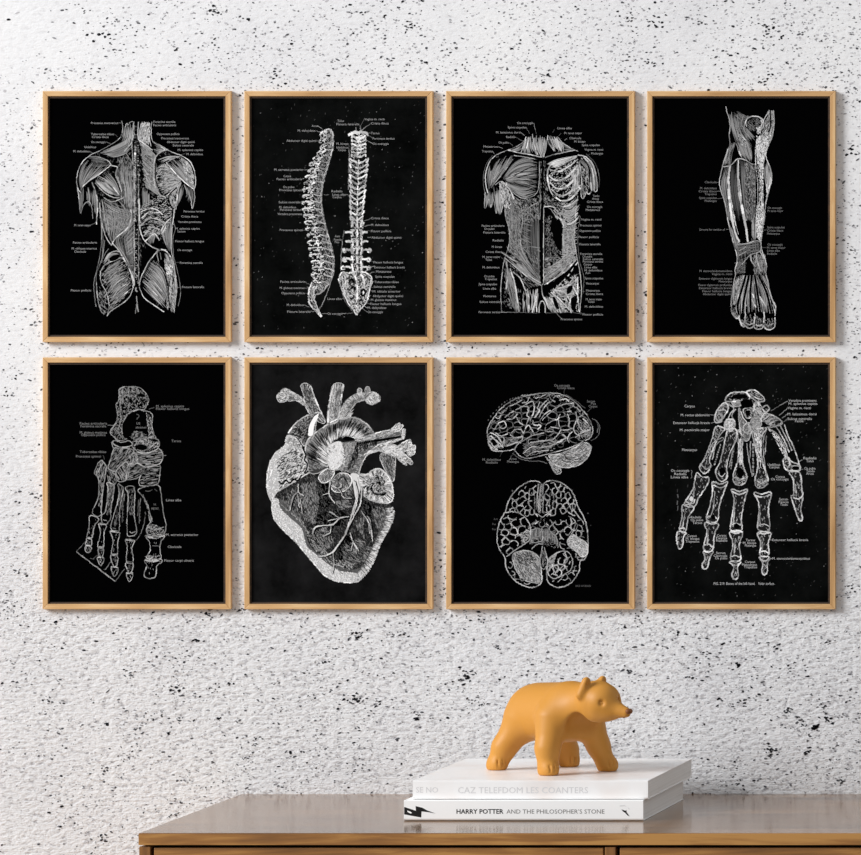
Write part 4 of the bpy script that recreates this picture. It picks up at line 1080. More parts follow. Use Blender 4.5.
FB = ['170,500 200,522 232,522 236,545 210,592 180,635 158,680 104,668 150,588', '95,672 92,738 78,806 110,818 126,738 156,684', '70,815 64,842 68,888 80,911 95,888 101,840 112,822',
      '255,548 256,600 242,678 224,752 282,758 292,678 322,588 336,548 300,560', '214,768 226,818 208,908 256,914 266,828 288,776', '208,922 215,958 200,998 213,1018 231,1003 241,958 258,922',
      '358,588 372,648 356,768 354,808 412,808 411,738 430,638 442,588 400,600', '348,818 366,878 354,968 406,968 400,888 417,818', '346,978 370,1006 360,1053 378,1074 396,1053 390,1008 407,978',
      '478,606 506,668 500,768 503,806 562,808 556,688 572,606 520,614', '498,822 516,878 513,943 557,944 555,878 568,822', '508,952 526,988 520,1028 535,1049 551,1028 551,988 562,954',
      '670,490 690,540 692,612 676,622 690,632 720,640 742,618 736,588 726,500', '678,628 695,678 710,728 726,757 739,748 731,688 742,632 710,640']
for i, q in enumerate(FB): bone(q, 34 if i % 3 == 0 else 22, 1.5, .92)
for q in ('158,565 150,640 125,690', '268,600 262,680 245,740', '378,660 370,740 368,790', '514,670 510,760 515,790', '112,690 104,740 95,790', '236,790 232,830 226,890', '378,850 376,900 372,950', '528,850 524,900 524,930', '702,560 706,610'):
    p.L(q, 1.8, .8, taper=.7)
p.L('110,655 150,665 160,640|226,740 255,730 282,745|356,780 380,770 410,780|503,785 530,775 560,788|80,800 100,795 112,808|212,890 235,882 256,900|356,950 380,945 405,955|515,925 535,920 556,930|360,600 400,615 440,600|258,565 300,580 330,565|482,620 520,630 568,618|505,955 535,975 562,958|350,985 378,1000 404,985', 1.5, .9)
p.L('222,760 250,775 285,770|350,815 380,825 415,815|500,818 530,828 566,820|208,918 232,925 256,918', 1.8, .95)
p.B('130,640 142,625 152,640 140,652', .85, 2); p.B('370,785 385,770 402,790 385,800', .0, 3); p.B('245,735 258,722 272,740 258,750', .0, 3)
p.T('85,240,188 45,240,230 80,240,268 32,130,487 50,115,505 32,125,522 665,815,110 665,820,127 660,785,150 660,815,183 660,790,208 700,745,220 745,815,420 760,800,435 750,810,475 760,805,490 760,800,503 553,620,455 560,615,468 595,645,520 570,665,533', 2.5, .75)
p.T1(105, 160, 140, 'Carpus', 2.6, .8); p.T1(92, 172, 375, 'Metacarpus', 2.6, .8)
p.L('660,112 620,135 572,165|660,150 615,190|662,182 630,205|662,205 640,225|245,188 268,188|245,230 275,228|140,485 146,490 142,505 146,525 138,528|740,430 722,440|745,478 725,485', .8, .65, smooth=False)
p.dy = 538
p.T('615,662,103 612,665,118 620,660,132 140,195,200 138,205,215 148,200,230 120,170,300 112,185,315 110,185,330 280,330,298 275,335,312 275,335,325 275,325,392 262,335,407 270,335,420 435,485,323 420,490,338 430,490,352 430,485,440 415,495,455 425,495,468 578,770,322 578,780,422', 2.4, .75)
p.T1(262, 485, 557, 'FIG. 219. Bones of the left hand.', 2.7, .85); p.T1(502, 590, 557, 'Volar surface.', 2.7, .85)
p.L('67,75 72,100|68,110 65,135|70,140 67,165', 1.2, .45); p.L('128,205 138,200|100,300 118,305|262,302 278,300|408,335 425,338|405,452 420,455|562,322 578,322|560,422 578,422', .8, .6, smooth=False)
p.dy = 0
# ------------------------------------------------------------------ lettering (outlines of the built-in font, merged into meshes)
def text_meshes(items):
    """items: (body, bold) -> list of (verts Nx2, faces) with width and cap height left in font units"""
    objs = []
    for body, bold in items:
        cu = bpy.data.curves.new('lettering_source', 'FONT')
        cu.body = body; cu.size = 1.0; cu.resolution_u = 2; cu.offset = bold
        o = bpy.data.objects.new('lettering_source', cu)
        C.objects.link(o); objs.append(o)
    dg = bpy.context.evaluated_depsgraph_get()
    dg.update()
    out = []
    for o in objs:
        me = bpy.data.meshes.new_from_object(o.evaluated_get(dg))
        v = np.array([(q.co.x, q.co.y) for q in me.vertices]).reshape(-1, 2)
        f = [tuple(q.vertices) for q in me.polygons]
        out.append((v, f))
        bpy.data.meshes.remove(me)
    for o in objs:
        cu = o.data
        bpy.data.objects.remove(o); bpy.data.curves.remove(cu)
    return out

BOOK_TEXT = [('HARRY POTTER', 0.018), ('AND THE PHILOSOPHER\u2019S STONE', 0.0), ('SE NO', 0.0), ('CAZ TELEFDOM LES COANTERS', 0.0)]
LET = text_meshes([(t[4], 0.0) for t in TEXTS] + BOOK_TEXT)

# ------------------------------------------------------------------ the setting
mb = MB()
mb.box(-1.9, 2.4, 0.0, 0.06, 0.0, 2.3)
wall = tag(mb.build('wall_back', PLASTER), kind='structure')
mb = MB()
mb.box(-1.9, 2.4, -2.4, 0.0, -0.03, 0.0)
floor = tag(mb.build('floor', FLOOR), kind='structure')

# dark chips and pits in the plaster
CL = [(104,36,9,9,2.6),(82,6,10,8,1.6),(130,28,22,26,1.5),(215,10,8,9,2.3),(247,20,5,5,2.4),(408,26,8,10,2.0),(178,50,2,2,2.6),(270,78,8,5,2.0),(200,48,20,8,1.5),(115,52,12,8,1.8),
 (658,20,9,12,2.2),(700,22,8,7,1.8),(768,28,8,10,2.3),(780,36,5,5,1.8),(725,62,16,12,1.8),(545,75,5,6,2.2),(450,50,10,7,1.6),(466,66,8,7,1.6),(630,20,6,6,1.8),(765,80,16,10,1.8),(650,60,10,8,1.6),
 (210,612,6,9,2.8),(195,641,4,4,2.6),(62,644,7,6,2.0),(155,655,8,6,1.6),(175,691,6,10,2.6),(180,657,10,9,1.7),(130,674,6,7,1.8),(106,724,2,3,2.6),(145,718,8,9,1.7),(168,735,3,3,2.4),(180,722,6,6,1.7),
 (105,770,6,8,1.9),(125,759,6,5,1.7),(45,699,5,4,1.8),(104,838,5,8,2.3),(173,815,4,5,2.0),(250,760,7,8,1.7),(8,612,16,16,1.4),(122,750,14,10,1.4),(230,682,4,4,2.0),(212,690,8,10,1.6),
 (357,635,9,16,2.2),(325,660,9,10,1.7),(353,700,9,20,2.2),(375,703,6,8,1.8),(464,675,8,20,2.4),(475,700,9,14,1.7),(497,647,3,3,2.4),(415,718,2,2,2.6),(292,753,2,2,2.4),(400,636,18,10,1.6),(478,620,12,10,1.6),(255,745,10,10,1.6),(355,763,10,8,1.6),
 (628,672,4,6,2.6),(681,634,4,4,2.2),(705,660,18,24,1.8),(738,666,2,4,2.9),(776,647,7,8,1.9),(792,668,10,10,1.7),(745,700,18,22,1.9),(720,700,4,4,2.4),(787,711,4,7,2.6),(800,720,6,7,2.4),(816,727,5,8,3.0),(828,718,4,6,2.8),
 (822,703,12,14,1.8),(772,752,9,16,2.3),(806,752,5,7,2.0),(735,780,24,16,1.7),(840,780,4,5,2.2),(680,775,14,8,1.6),(640,625,14,8,1.6),(830,640,10,8,1.7),(815,625,12,8,1.6),
 (10,375,12,10,1.5),(6,395,5,4,1.7),(5,600,12,14,1.5),(850,150,8,14,2.0),(850,250,6,6,1.5),(852,330,7,8,1.5),(846,440,6,8,1.6),(850,590,8,10,1.7),(20,570,10,8,1.4),(238,610,5,5,1.8),(440,350,14,6,1.4),(238,480,5,6,1.4),(640,350,12,6,1.5),(150,350,30,8,1.4)]
chips = {0: MB(), 1: MB(), 2: MB(), 3: MB()}
def chip(px, py, r, lv):
    n = 7
    a0 = rng.uniform(0, 6.28)
    st = rng.uniform(1.05, 1.9); tilt = rng.normal(-0.12, 0.35)
    vs = []
    for i in range(n):
        a = a0 + i / n * 6.283
        rr = r * rng.uniform(.6, 1.25)
        x, y = math.cos(a) * rr * st, math.sin(a) * rr / math.sqrt(st)
        vs.append(W(px + x * math.cos(tilt) - y * math.sin(tilt), py + x * math.sin(tilt) + y * math.cos(tilt), 0.0002 + (3 - lv) * 0.00002))
    chips[lv].add(vs, [tuple(range(n))], 0)
def clean(px, py):
    """two left corner areas of the wall kept nearly free of pits"""
    a = math.hypot((px + 10) / 95, (py + 5) / 75); b_ = math.hypot((px - 0) / 60, (py - 850) / 60)
    return a < 1 + rng.normal(0, .15) or b_ < 1 + rng.normal(0, .1)
for cx, cy, sp, n, r in CL:
    for k in range(n):
        q = rng.normal(0, 0.6, 2) * sp
        chip(cx + q[0], cy + q[1] * .8, r * rng.uniform(.28, .66), 0 if rng.random() < .75 else 1)
blob = rng.uniform([-60, -60], [930, 900], (150, 2)); bw = rng.uniform(20, 70, 150)
cnt = 0
while cnt < 36000:
    px, py = rng.uniform(-80, 960), rng.uniform(-80, 960)
    dens = 0.16 + 0.26 * (px / 861) + 0.30 * max(0, (py - 560) / 300) * (0.5 + px / 861)
    dens += 0.55 * min(1, np.exp(-((blob[:, 0] - px) ** 2 + (blob[:, 1] - py) ** 2) / (2 * (bw * .5) ** 2)).sum())
    if rng.random() > dens or (clean(px, py) and rng.random() < .85): continue
    cnt += 1
    u = rng.random()
    r = 0.42 + 0.85 * rng.random() ** 2.8
    if u < .075: chip(px, py, r * 1.15, 0)
    elif u < .27: chip(px, py, r * 1.05, 1)
    elif u < .66: chip(px, py, r * .95, 2)
    else: chip(px, py, r * 1.1, 3)
for k in range(15000):                # sparser pits over the rest of the wall
    px, py = rng.normal(430, 760), rng.normal(380, 560)
    if -80 < px < 960 and -80 < py < 960: continue
    if py > 1480 or py < -780 or abs(px - 600) > 1900: continue
    chip(px, py, 0.6 + 1.2 * rng.random() ** 2.4, int(rng.choice((0, 1, 2, 3), p=(.15, .2, .35, .3))))
allc = MB()
for lv in (0, 1, 2, 3):
    allc.add(chips[lv].v, chips[lv].f, lv)
pit = tag(allc.build('plaster_pits', CHIP, wall), kind='stuff')

# ------------------------------------------------------------------ framed prints
DF = 0.0064     # front of the frame
DL = 0.0046     # front of the dark rebate
DP = 0.0034     # face of the print
XS = [42.5, 244.2, 446.0, 647.0]
YS = [(91.0, 342.2), (357.4, 609.3)]
FW, FB_, LW = 188.3, 5.3, 1.3

def ring(mbx, x0, y0, x1, y1, w, d0, d1, wx=None):
    """mitred ring of four bars between depths d0 (back) and d1 (front); material 0 = level bars, 1 = upright bars"""
    for side in range(4):
        o = [(x0, y0), (x1, y0), (x1, y1), (x0, y1)]
        i = [(x0 + w, y0 + w), (x1 - w, y0 + w), (x1 - w, y1 - w), (x0 + w, y1 - w)]
        a, b_ = side, (side + 1) % 4
        q = [o[a], o[b_], i[b_], i[a]]
        vf = [W(px, py, d1) for px, py in q]
        vb = [(v.x, -d0, v.z) for v in vf]
        vs = [tuple(v) for v in vf] + vb
        mbx.add(vs, [(0, 1, 2, 3), (7, 6, 5, 4), (0, 4, 5, 1), (1, 5, 6, 2), (2, 6, 7, 3), (3, 7, 4, 0)], side % 2)

PRINTS = [(p1, 0, 0, BLACKPAPER, 'oak-framed black print of the back muscles of a headless torso, top left of the eight'),
          (p2, 1, 0, SCRATCH, 'oak-framed scratched black print of two spinal columns side by side'),
          (p3, 2, 0, BLACKPAPER, 'oak-framed black print of a torso from the front with ribs showing'),
          (p4, 3, 0, BLACKPAPER, 'oak-framed black print of a lower leg and foot with tendons'),
          (p5, 0, 1, BLACKPAPER, 'oak-framed black print of foot bones in thin outline, bottom left of the eight'),
          (p6, 1, 1, CHALK, 'oak-framed charcoal print of a large heart, without captions'),
          (p7, 2, 1, BLACKPAPER, 'oak-framed black print of two brains, side view above base view'),
          (p8, 3, 1, SCRATCH, 'oak-framed scratched black print of the bones of a hand')]
for pen, col, row, paper, label in PRINTS:
    x0 = XS[col]; x1 = x0 + FW; y0, y1 = YS[row]
    ctr = W((x0 + x1) / 2, (y0 + y1) / 2, 0)
    root = empty('framed_print', ctr)
    tag(root, label, 'picture', 'framed anatomy prints on the plaster wall')
    mb = MB(); ring(mb, x0, y0, x1, y1, FB_, 0.0003, DF)
    mb.build('frame', [OAK_X, OAK_Z], root, W(x0, y0, 0), bevel=0.0004)
    mb = MB(); ring(mb, x0 + FB_, y0 + FB_, x1 - FB_, y1 - FB_, LW + .6, 0.0004, DL)
    mb.build('rebate', [LIP, LIP], root, W(x0, y0, 0))
    a = W(x0 + FB_ + .5, y0 + FB_ + .5, DP); b_ = W(x1 - FB_ - .5, y1 - FB_ - .5, DP)
    mb = MB(); mb.box(a.x, b_.x, -DP, -0.0004, b_.z, a.z)
    sheet = mb.build('print_sheet', paper, root, W((x0 + x1) / 2, (y0 + y1) / 2, DP))
    # ink
    V = np.vstack(pen.v); 
    base_n = len(V)
    faces = [tuple(q) for q in np.vstack(pen.f).tolist()]
    mi = np.concatenate(pen.m).tolist()
    if pen.cv:
        V = np.vstack([V] + pen.cv)
        faces += [tuple(i + base_n for i in f) for f in pen.cf]
        mi += pen.cm
    k = (ZW - DP) / FPX
    P3 = np.c_[CAMX + (V[:, 0] - VX) * k, -(DP + V[:, 2] * 0.0003), CAMZ - (V[:, 1] - VY) * k]
    org = W((x0 + x1) / 2, (y0 + y1) / 2, DP)
    mb = MB()
    for (pn, X0, X1, Y, body, h, g, rot), (tv, tf) in zip(TEXTS, LET):
        if pn is not pen or not len(tv): continue
        lo, hi = tv.min(0), tv.max(0)
        sx = (X1 - X0) / max(0.1, hi[0] - lo[0]); sy = h / 0.70
        vx = X0 + (tv[:, 0] - lo[0]) * sx
        vy = Y + h / 2 - tv[:, 1] * sy
        vs = [(CAMX + (q - VX) * k, -(DP + 0.0001), CAMZ - (r - VY) * k) for q, r in zip(vx, vy)]
        mb.add(vs, tf, pen.lev(g))
    n0 = len(P3)
    P3 = P3.tolist() + mb.v
    faces += [tuple(i + n0 for i in f) for f in mb.f]
    mi += mb.m
    mesh_obj('illustration', P3, faces, INK, sheet, mi, origin=org)

# ------------------------------------------------------------------ sideboard
D_SB = 0.40
kf = (ZW - D_SB) / FPX
fx = lambda px: CAMX + (px - VX) * kf
fz = lambda py: CAMZ - (py - VY) * kf
SL, SR = fx(138.8), fx(1084)
root = empty('sideboard', ((SL + SR) / 2, -D_SB / 2, 0))
tag(root, 'brown oak sideboard with a polished top standing against the speckled wall', 'sideboard')
zt0 = fz(845.0)
mb = MB(); mb.box(SL, SR, -D_SB, -0.0006, zt0, TOP)
mb.build('top', [CAB_TOP], root, (SL, -D_SB, TOP), bevel=0.0006)
# front edge banding of the top in the warm matt oak of the front
mb = MB(); mb.box(SL, SR, -D_SB - 0.0012, -D_SB, zt0, TOP - 0.0004)
mb.build('edge_band', [CAB_X], root, (SL, -D_SB, TOP), bevel=0.0003)
zg = zt0 - 0.0017
zb = 0.12
mb = MB(); mb.box(SL + .003, SR - .003, -D_SB + .012, -0.004, zg, zt0)
mb.box(SL + .013, SR - .013, -D_SB + .016, -0.016, zb + .014, zg)
mb.build('inner_carcass', [DARK], root, (SL, -D_SB, zt0))
for a, b_ in ((SL, fx(150)), (fx(1072.8), SR)):
    mb = MB(); mb.box(a, b_, -D_SB + .001, -0.004, zb, zg)
    mb.build('side_panel', [CAB_Z], root, (a, -D_SB, zg), bevel=0.0005)
mb = MB(); mb.box(fx(604.7), fx(615.4), -D_SB + .001, -D_SB + .03, zb + .012, zg - .0004)
mb.build('divider', [CAB_Z], root, (fx(610), -D_SB, zg), bevel=0.0005)
mb = MB(); mb.box(fx(150) , fx(1072.8), -D_SB + .003, -0.004, zb, zb + .012)
mb.build('base_panel', [CAB_X], root, (SL, -D_SB, zb))
zm = (zg + zb) / 2
for a, b_ in ((fx(153.4), fx(602.8)), (fx(619.4), fx(1069))):
    for z0, z1 in ((zm + .002, zg - .0012), (zb + .014, zm - .002)):
        mb = MB(); mb.box(a, b_, -D_SB + .002, -D_SB + .02, z0, z1)
        mb.build('drawer_front', [CAB_X], root, (a, -D_SB, z1), bevel=0.0006)
for lx in (SL + .03, SR - .07):
    for ly in (-D_SB + .02, -.06):
        mb = MB(); mb.add([(lx+.006,ly+.006,0),(lx+.034,ly+.006,0),(lx+.034,ly+.034,0),(lx+.006,ly+.034,0),(lx,ly,zb),(lx+.04,ly,zb),(lx+.04,ly+.04,zb),(lx,ly+.04,zb)],
                          [(0,3,2,1),(4,5,6,7),(0,1,5,4),(1,2,6,5),(2,3,7,6),(3,0,4,7)])
        mb.build('leg', [CAB_Z], root, (lx, ly, zb))

# ------------------------------------------------------------------ books
COVER, nt, b = mat('white_book_cover', lin(253, 253, 252), 0.35, 0.45)
COVER2, nt, b = mat('white_book_cover_tinted', lin(246, 242, 240), 0.35, 0.45)
tc = N(nt, 'ShaderNodeTexCoord'); n = N(nt, 'ShaderNodeTexNoise', Scale=16.0, Detail=3.0)
nt.links.new(tc.outputs['Object'], n.inputs['Vector'])
r = ramp(nt, [(0.45, lin(251, 250, 249)), (0.70, lin(241, 233, 228))], n.outputs[0])
nt.links.new(r.outputs[0], b.inputs['Base Color'])
PAGES, nt, b = mat('book_pages', lin(226, 224, 220), 0.9, 0.2)
tc = N(nt, 'ShaderNodeTexCoord'); wv = N(nt, 'ShaderNodeTexNoise', Scale=1.0, Detail=2.0)
mp = N(nt, 'ShaderNodeMapping'); mp.inputs['Scale'].default_value = (3, 3, 2600)
nt.links.new(tc.outputs['Object'], mp.inputs[0]); nt.links.new(mp.outputs[0], wv.inputs['Vector'])
r = ramp(nt, [(0.3, lin(232, 230, 226)), (0.7, lin(250, 249, 246))], wv.outputs[0])
nt.links.new(r.outputs[0], b.inputs['Base Color'])
PRINTBLACK = mat('spine_ink_black', lin(18, 18, 18), 0.5, 0.3)[0]
PRINTGREY = mat('spine_ink_grey', lin(128, 126, 124), 0.5, 0.3)[0]
PRINTPALE = mat('spine_ink_pale', lin(222, 221, 221), 0.5, 0.3)[0]

def book(label, px0, px1, zlo, thick, dfront, depth, cover):
    k = (ZW - dfront) / FPX
    x0, x1 = CAMX + (px0 - VX) * k, CAMX + (px1 - VX) * k
    y0, y1 = -dfront, -dfront + depth
    root = empty('book', ((x0 + x1) / 2, (y0 + y1) / 2, zlo))
    tag(root, label, 'book', 'two white books stacked on the sideboard')
    t = 0.0006
    rd = 0.0024
    # C-shaped cover: profile in (y, z), lower board, rounded spine, upper board
    out_, inn = [], []
    z0, z1 = zlo, zlo + thick
    out_ += [(y1, z0)]
    for a in range(5):
        an = math.pi / 2 * a / 4
        out_.append((y0 + rd - rd * math.sin(an), z0 + rd - rd * math.cos(an)))
    for a in range(5):
        an = math.pi / 2 * a / 4
        out_.append((y0 + .0006 - .0006 * math.cos(an), z1 - .0006 + .0006 * math.sin(an)))
    out_ += [(y1, z1)]
    for (yy, zz) in out_:
        inn.append((max(yy, y0 + t) if yy < y1 else y1, min(max(zz, z0 + t), z1 - t)))
    vs, fs = [], []
    m_ = len(out_)
    for x in (x0, x1):
        vs += [(x, q, r) for q, r in out_] + [(x, q, r) for q, r in inn]
    for i in range(m_ - 1):
        fs += [(i, i + 1, i + 1 + 2 * m_, i + 2 * m_), (m_ + i + 1, m_ + i, m_ + i + 2 * m_, m_ + i + 1 + 2 * m_),
               (i + 1, i, m_ + i, m_ + i + 1), (2 * m_ + i, 2 * m_ + i + 1, 3 * m_ + i + 1, 3 * m_ + i)]
    fs += [(0, 2 * m_, 3 * m_, m_), (m_ - 1, 2 * m_ - 1, 4 * m_ - 1, 3 * m_ - 1)]
    org = ((x0 + x1) / 2, (y0 + y1) / 2, zlo)
    mesh_obj('cover', vs, fs, [cover], root, origin=org)
    mb = MB(); mb.box(x0 + .0008, x1 - .0006, y0 + t + .0002, y1 - .0012, z0 + t, z1 - t)
    mb.build('page_block', [PAGES], root, org)
    return root, k, y0

def spine_text(root, name, tm, px0, px1, base, cap, k, y0, m):
    tv, tf = tm
    lo, hi = tv.min(0), tv.max(0)
    sx = (px1 - px0) / (hi[0] - lo[0]); sy = cap / 0.70
    vs = [(CAMX + (px0 + (q - lo[0]) * sx - VX) * k, y0 - 0.00012, CAMZ - (base - r * sy - VY) * k) for q, r in tv]
    return mesh_obj(name, vs, tf, [m], root, origin=vs[0])
def spine_shape(root, name, polys, k, y0, m):
    vs, fs = [], []
    for q in polys:
        n0 = len(vs)
        vs += [(CAMX + (x - VX) * k, y0 - 0.00012, CAMZ - (y - VY) * k) for x, y in q]
        fs.append(tuple(range(n0, len(vs))))
    return mesh_obj(name, vs, fs, [m], root, origin=vs[0])

T1_ = 0.0196
b1, k1, yb1 = book('lower white book with a black bolt and black and grey title on its spine', 403.8, 643.2, TOP + 0.0002, T1_, 0.282, 0.222, COVER)
LT = LET[len(TEXTS):]
spine_text(b1, 'title_lettering', LT[0], 456.5, 503.5, 813.6, 4.5, k1, yb1, PRINTBLACK)
spine_text(b1, 'subtitle_lettering', LT[1], 506.5, 604.5, 813.6, 4.3, k1, yb1, PRINTGREY)
Z = lambda s: [(395 + a / 7.175, 750 + c / 7.175) for a, c in pts(s)]
spine_shape(b1, 'bolt_emblem', [Z('66,408 150,436 148,402 196,414 228,432 292,456 240,446 190,440 188,484 66,462')], k1, yb1, PRINTBLACK)
spine_shape(b1, 'bolt_highlight', [Z('86,434 108,440 124,452 112,456 92,446')], k1, yb1 - .00008, COVER)
Z3 = lambda s: [(590 + a / 7.175, 740 + c / 7.175) for a, c in pts(s)]
spine_shape(b1, 'publisher_emblem', [Z3('224,498 246,504 252,508 262,502 262,518 272,530 284,548 268,540 252,522 238,514')], k1, yb1, PRINTBLACK)
spine_shape(b1, 'publisher_emblem_outline', [Z3('212,470 246,468 264,478 246,474 214,476'), Z3('268,482 280,490 284,500 276,492')], k1, yb1, PRINTPALE)
T2_ = 0.0180
zb2 = TOP + 0.0002 + T1_ + 0.0003
b2, k2, yb2 = book('upper white book with faint pale lettering on its spine, under the bear', 412.8, 648.0, zb2, T2_, 0.276, 0.244, COVER2)
spine_text(b2, 'author_lettering', LT[2], 416, 438, 792.6, 5.6, k2, yb2, PRINTPALE)
spine_text(b2, 'title_lettering', LT[3], 458, 588, 793.2, 6.2, k2, yb2, PRINTPALE)
ZBEAR = zb2 + T2_ + 0.0001

# ------------------------------------------------------------------ bear figurine (implicit surface, meshed by surface nets)
def surface_nets(f, org, h):
    s = f < 0
    nx, ny, nz = f.shape
    cs = np.zeros((nx-1, ny-1, nz-1), dtype=int)
    for i in (0, 1):
        for j in (0, 1):
            for k in (0, 1):
                cs += s[i:nx-1+i, j:ny-1+j, k:nz-1+k]
    act = (cs > 0) & (cs < 8)
    idx = -np.ones(act.shape, dtype=int)
    cells = np.argwhere(act)
    idx[act] = np.arange(len(cells))
    acc = np.zeros((len(cells), 3)); cnt = np.zeros(len(cells))
    cor = [(i, j, k) for i in (0, 1) for j in (0, 1) for k in (0, 1)]
    for a in cor:
        for b_ in cor:
            if sum(abs(p - q) for p, q in zip(a, b_)) == 1 and a < b_:
                fa = f[cells[:, 0]+a[0], cells[:, 1]+a[1], cells[:, 2]+a[2]]
                fb = f[cells[:, 0]+b_[0], cells[:, 1]+b_[1], cells[:, 2]+b_[2]]
                c = (fa < 0) != (fb < 0)
                t = np.where(c, fa / np.where(c, fa - fb, 1), 0)
                pa = np.array(a) + t[:, None] * (np.array(b_) - np.array(a))
                acc[c] += pa[c]; cnt[c] += 1
    V = org + h * (cells + acc / cnt[:, None])
    Fs = []
    for ax in range(3):
        sl0 = [slice(1, -1)] * 3; sl0[ax] = slice(0, -1)
        sl1 = [slice(1, -1)] * 3; sl1[ax] = slice(1, None)
        a, b_ = s[tuple(sl0)], s[tuple(sl1)]
        e = np.argwhere(a != b_)
        flip = a[a != b_]
        off = np.array([1, 1, 1]); off[ax] = 0
        e = e + off
        u, v = [(1, 2), (2, 0), (0, 1)][ax]
        du = np.zeros(3, int); du[u] = 1
        dv = np.zeros(3, int); dv[v] = 1
        g = lambda q: idx[q[:, 0], q[:, 1], q[:, 2]]
        q = np.c_[g(e - du - dv), g(e - dv), g(e), g(e - du)]
        q[~flip] = q[~flip][:, ::-1]
        Fs.append(q)
    return V, np.vstack(Fs)

def rc(P, a, b_, ra, rb):
    a = np.array(a); b_ = np.array(b_)
    ab = b_ - a
    t = np.clip(((P - a) @ ab) / (ab @ ab), 0, 1)
    return np.linalg.norm(P - a - t[..., None] * ab, axis=-1) - (ra + (rb - ra) * t)
def smin(a, b_, k):
    h = np.clip(0.5 + 0.5 * (b_ - a) / k, 0, 1)
    return b_ + (a - b_) * h - k * h * (1 - h)
def smax(a, b_, k): return -smin(-a, -b_, k)

B3 = lambda px, py, d: np.array(W(px, py, d))
h = 0.0011
lo = np.array([B3(478, 0, .15)[0], -0.268, ZBEAR - 0.003]); hi = np.array([B3(640, 0, .24)[0], -0.075, ZBEAR + 0.108])
dim = np.ceil((hi - lo) / h).astype(int)
G = np.stack(np.meshgrid(*[lo[i] + h * np.arange(dim[i]) for i in range(3)], indexing='ij'), -1).astype(np.float32)
mmr = lambda v: v * 0.001
body = rc(G, B3(534, 712, .148), B3(566, 713, .188), mmr(26.5), mmr(28.5))
body = smin(body, rc(G, B3(540, 705, .152), B3(572, 706, .192), mmr(20), mmr(21)), .008)
hind_l = smin(rc(G, B3(521, 724, .153), B3(504.5, 747, .157), mmr(18), mmr(11.5)), rc(G, B3(504.5, 747, .157), B3(496.5, 766, .158), mmr(11.5), mmr(9.2)), .006)
hind_r = smin(rc(G, B3(556, 728, .128), B3(567, 750, .122), mmr(17), mmr(10.5)), rc(G, B3(567, 750, .122), B3(569, 764, .121), mmr(10.5), mmr(9)), .006)
fore_l = smin(rc(G, B3(553, 720, .206), B3(547.5, 748, .215), mmr(18), mmr(11.2)), rc(G, B3(547.5, 748, .215), B3(548.2, 770, .217), mmr(11.2), mmr(9.8)), .006)
fore_r = smin(rc(G, B3(587, 718, .188), B3(598, 745, .176), mmr(17), mmr(10.6)), rc(G, B3(598, 745, .176), B3(607, 766, .171), mmr(10.6), mmr(9.2)), .006)
head_dir = np.array([0.80, -0.58, -0.10])
for l in (hind_l, hind_r, fore_l, fore_r): body = smin(body, l, .009)
heading = np.array([47, -55, 0.0]); heading /= np.linalg.norm(heading)
side = np.array([-heading[1], heading[0], 0])
feet = [(496.5, 768, .158), (569, 766, .121), (548.4, 772, .217), (607.6, 769, .171)]
for fxp in feet:
    c = B3(*fxp); c[2] = ZBEAR + .006
    body = smin(body, rc(G, c, c + heading * .0042, mmr(9.0), mmr(8.2)), .004)
BC = B3(566, 713, .188)
cv = BC + np.array([heading[0], heading[1], 0]) * .040
neck = rc(G, B3(574, 707, .198), B3(594, 702, .214), mmr(22.5), mmr(20))
body = smin(body, neck, .010)
body = smax(body, -rc(G, cv + np.array([0, 0, -.015]), cv + np.array([0, 0, -.055]), mmr(21.5), mmr(26)), .003)
HC = B3(599, 700.5, .224)
body = smin(body, rc(G, HC, HC + np.array([.003, -.002, -.001]), mmr(19), mmr(18.5)), .006)
tipp = B3(625.6, 712.4, .2375)
sn = rc(G, B3(611, 708.5, .2315), tipp, mmr(10.2), mmr(5.2))
body = smin(body, sn, .006)
body = smin(body, rc(G, B3(596, 712, .226), B3(610, 712, .232), mmr(9), mmr(7)), .006)
for ba, ti, r0, r1 in ((B3(580.5, 695, .236), B3(586.4, 681.5, .236), 4.6, 4.4), (B3(597.5, 687, .207), B3(602.6, 679.8, .207), 5.0, 4.0)):
    ear = rc(G, ba, ti, mmr(r0), mmr(r1))
    body = smin(body, ear, .004)
    inner = ti + np.array([.0042, -.0022, .0004])
    body = smax(body, -rc(G, inner, inner + (ba - ti) * .3, mmr(2.6), mmr(2.0)), .002)
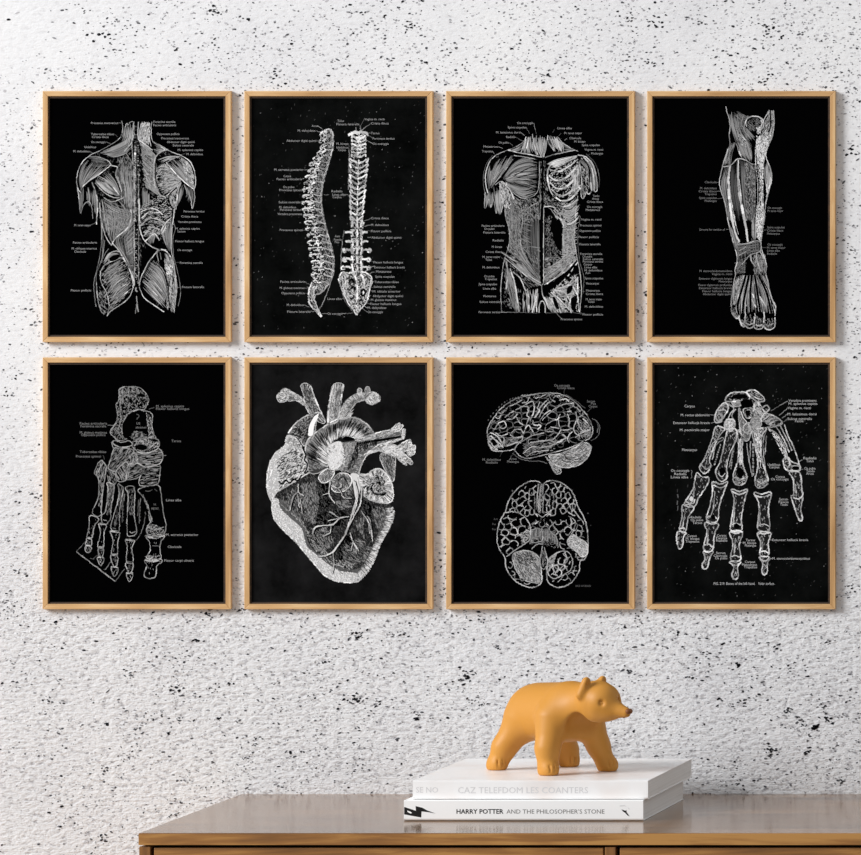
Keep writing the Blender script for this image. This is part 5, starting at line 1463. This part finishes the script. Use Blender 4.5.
# eye hollows, brow, toes, small tail
def on_head(dv, r):
    dv = np.array(dv) / np.linalg.norm(dv)
    return HC + dv * r
for dv in ((.30, -.95, -.06), (.93, -.30, .02)):
    e = on_head(dv, .0206)
    body = smax(body, -rc(G, e, e + np.array([.0, 0, .0008]), mmr(2.1), mmr(2.1)), .003)
    e = on_head(dv, .0192)
    body = smin(body, rc(G, e, e + np.array([.0002, 0, 0]), mmr(.9), mmr(.9)), .0006)
for fxp in feet:
    c = B3(*fxp)
    for s_ in (-.0042, .0, .0042):
        q = c + heading * (.0132 - abs(s_) * .28) + side * s_
        body = smax(body, -rc(G, np.array([q[0], q[1], ZBEAR]), np.array([q[0], q[1], ZBEAR + .010]) - heading * .0022, mmr(.95), mmr(.75)), .0008)
body = smax(body, -(G[..., 2] - ZBEAR), .0012)
Vb, Fb = surface_nets(body, lo, h)
Vb[:, 2] = np.maximum(Vb[:, 2], ZBEAR)
BEAR, nt, b = mat('mustard_matt_plastic', (0.585, 0.262, 0.041), 0.5, 0.35)
b.inputs['Subsurface Weight'].default_value = 0.0
tc = N(nt, 'ShaderNodeTexCoord'); n = N(nt, 'ShaderNodeTexNoise', Scale=900.0, Detail=2.0)
nt.links.new(tc.outputs['Object'], n.inputs['Vector'])
bp = N(nt, 'ShaderNodeBump', Strength=0.12, Distance=0.0004)
nt.links.new(n.outputs[0], bp.inputs['Height']); nt.links.new(bp.outputs[0], b.inputs['Normal'])
borg = (float(B3(555, 0, .17)[0]), -0.17, ZBEAR)
bear = mesh_obj('bear_figurine', Vb.tolist(), [tuple(q) for q in Fb.tolist()], [BEAR], None, smooth=True, origin=borg)
sm = bear.modifiers.new('smooth', 'SMOOTH'); sm.factor = 0.5; sm.iterations = 2
tag(bear, 'mustard yellow bear figurine walking on the upper white book', 'figurine')
NOSE = mat('bear_nose_brown', lin(128, 76, 34), 0.45, 0.4)[0]
nc = tipp + np.array([.0036, -.0022, .0012])
hn = .0004
l2 = nc - .0062; d2 = int(.0124 / hn)
G2 = np.stack(np.meshgrid(*[l2[i] + hn * np.arange(d2) for i in range(3)], indexing='ij'), -1)
fn = rc(G2, nc + np.array([-.0007, -.0011, 0]), nc + np.array([.0007, .0011, 0]), .0027, .0027)
Vn, Fn = surface_nets(fn, l2, hn)
mesh_obj('nose', Vn.tolist(), [tuple(q) for q in Fn.tolist()], [NOSE], bear, smooth=True, origin=tuple(nc))['label'] = 'darker brown nose'
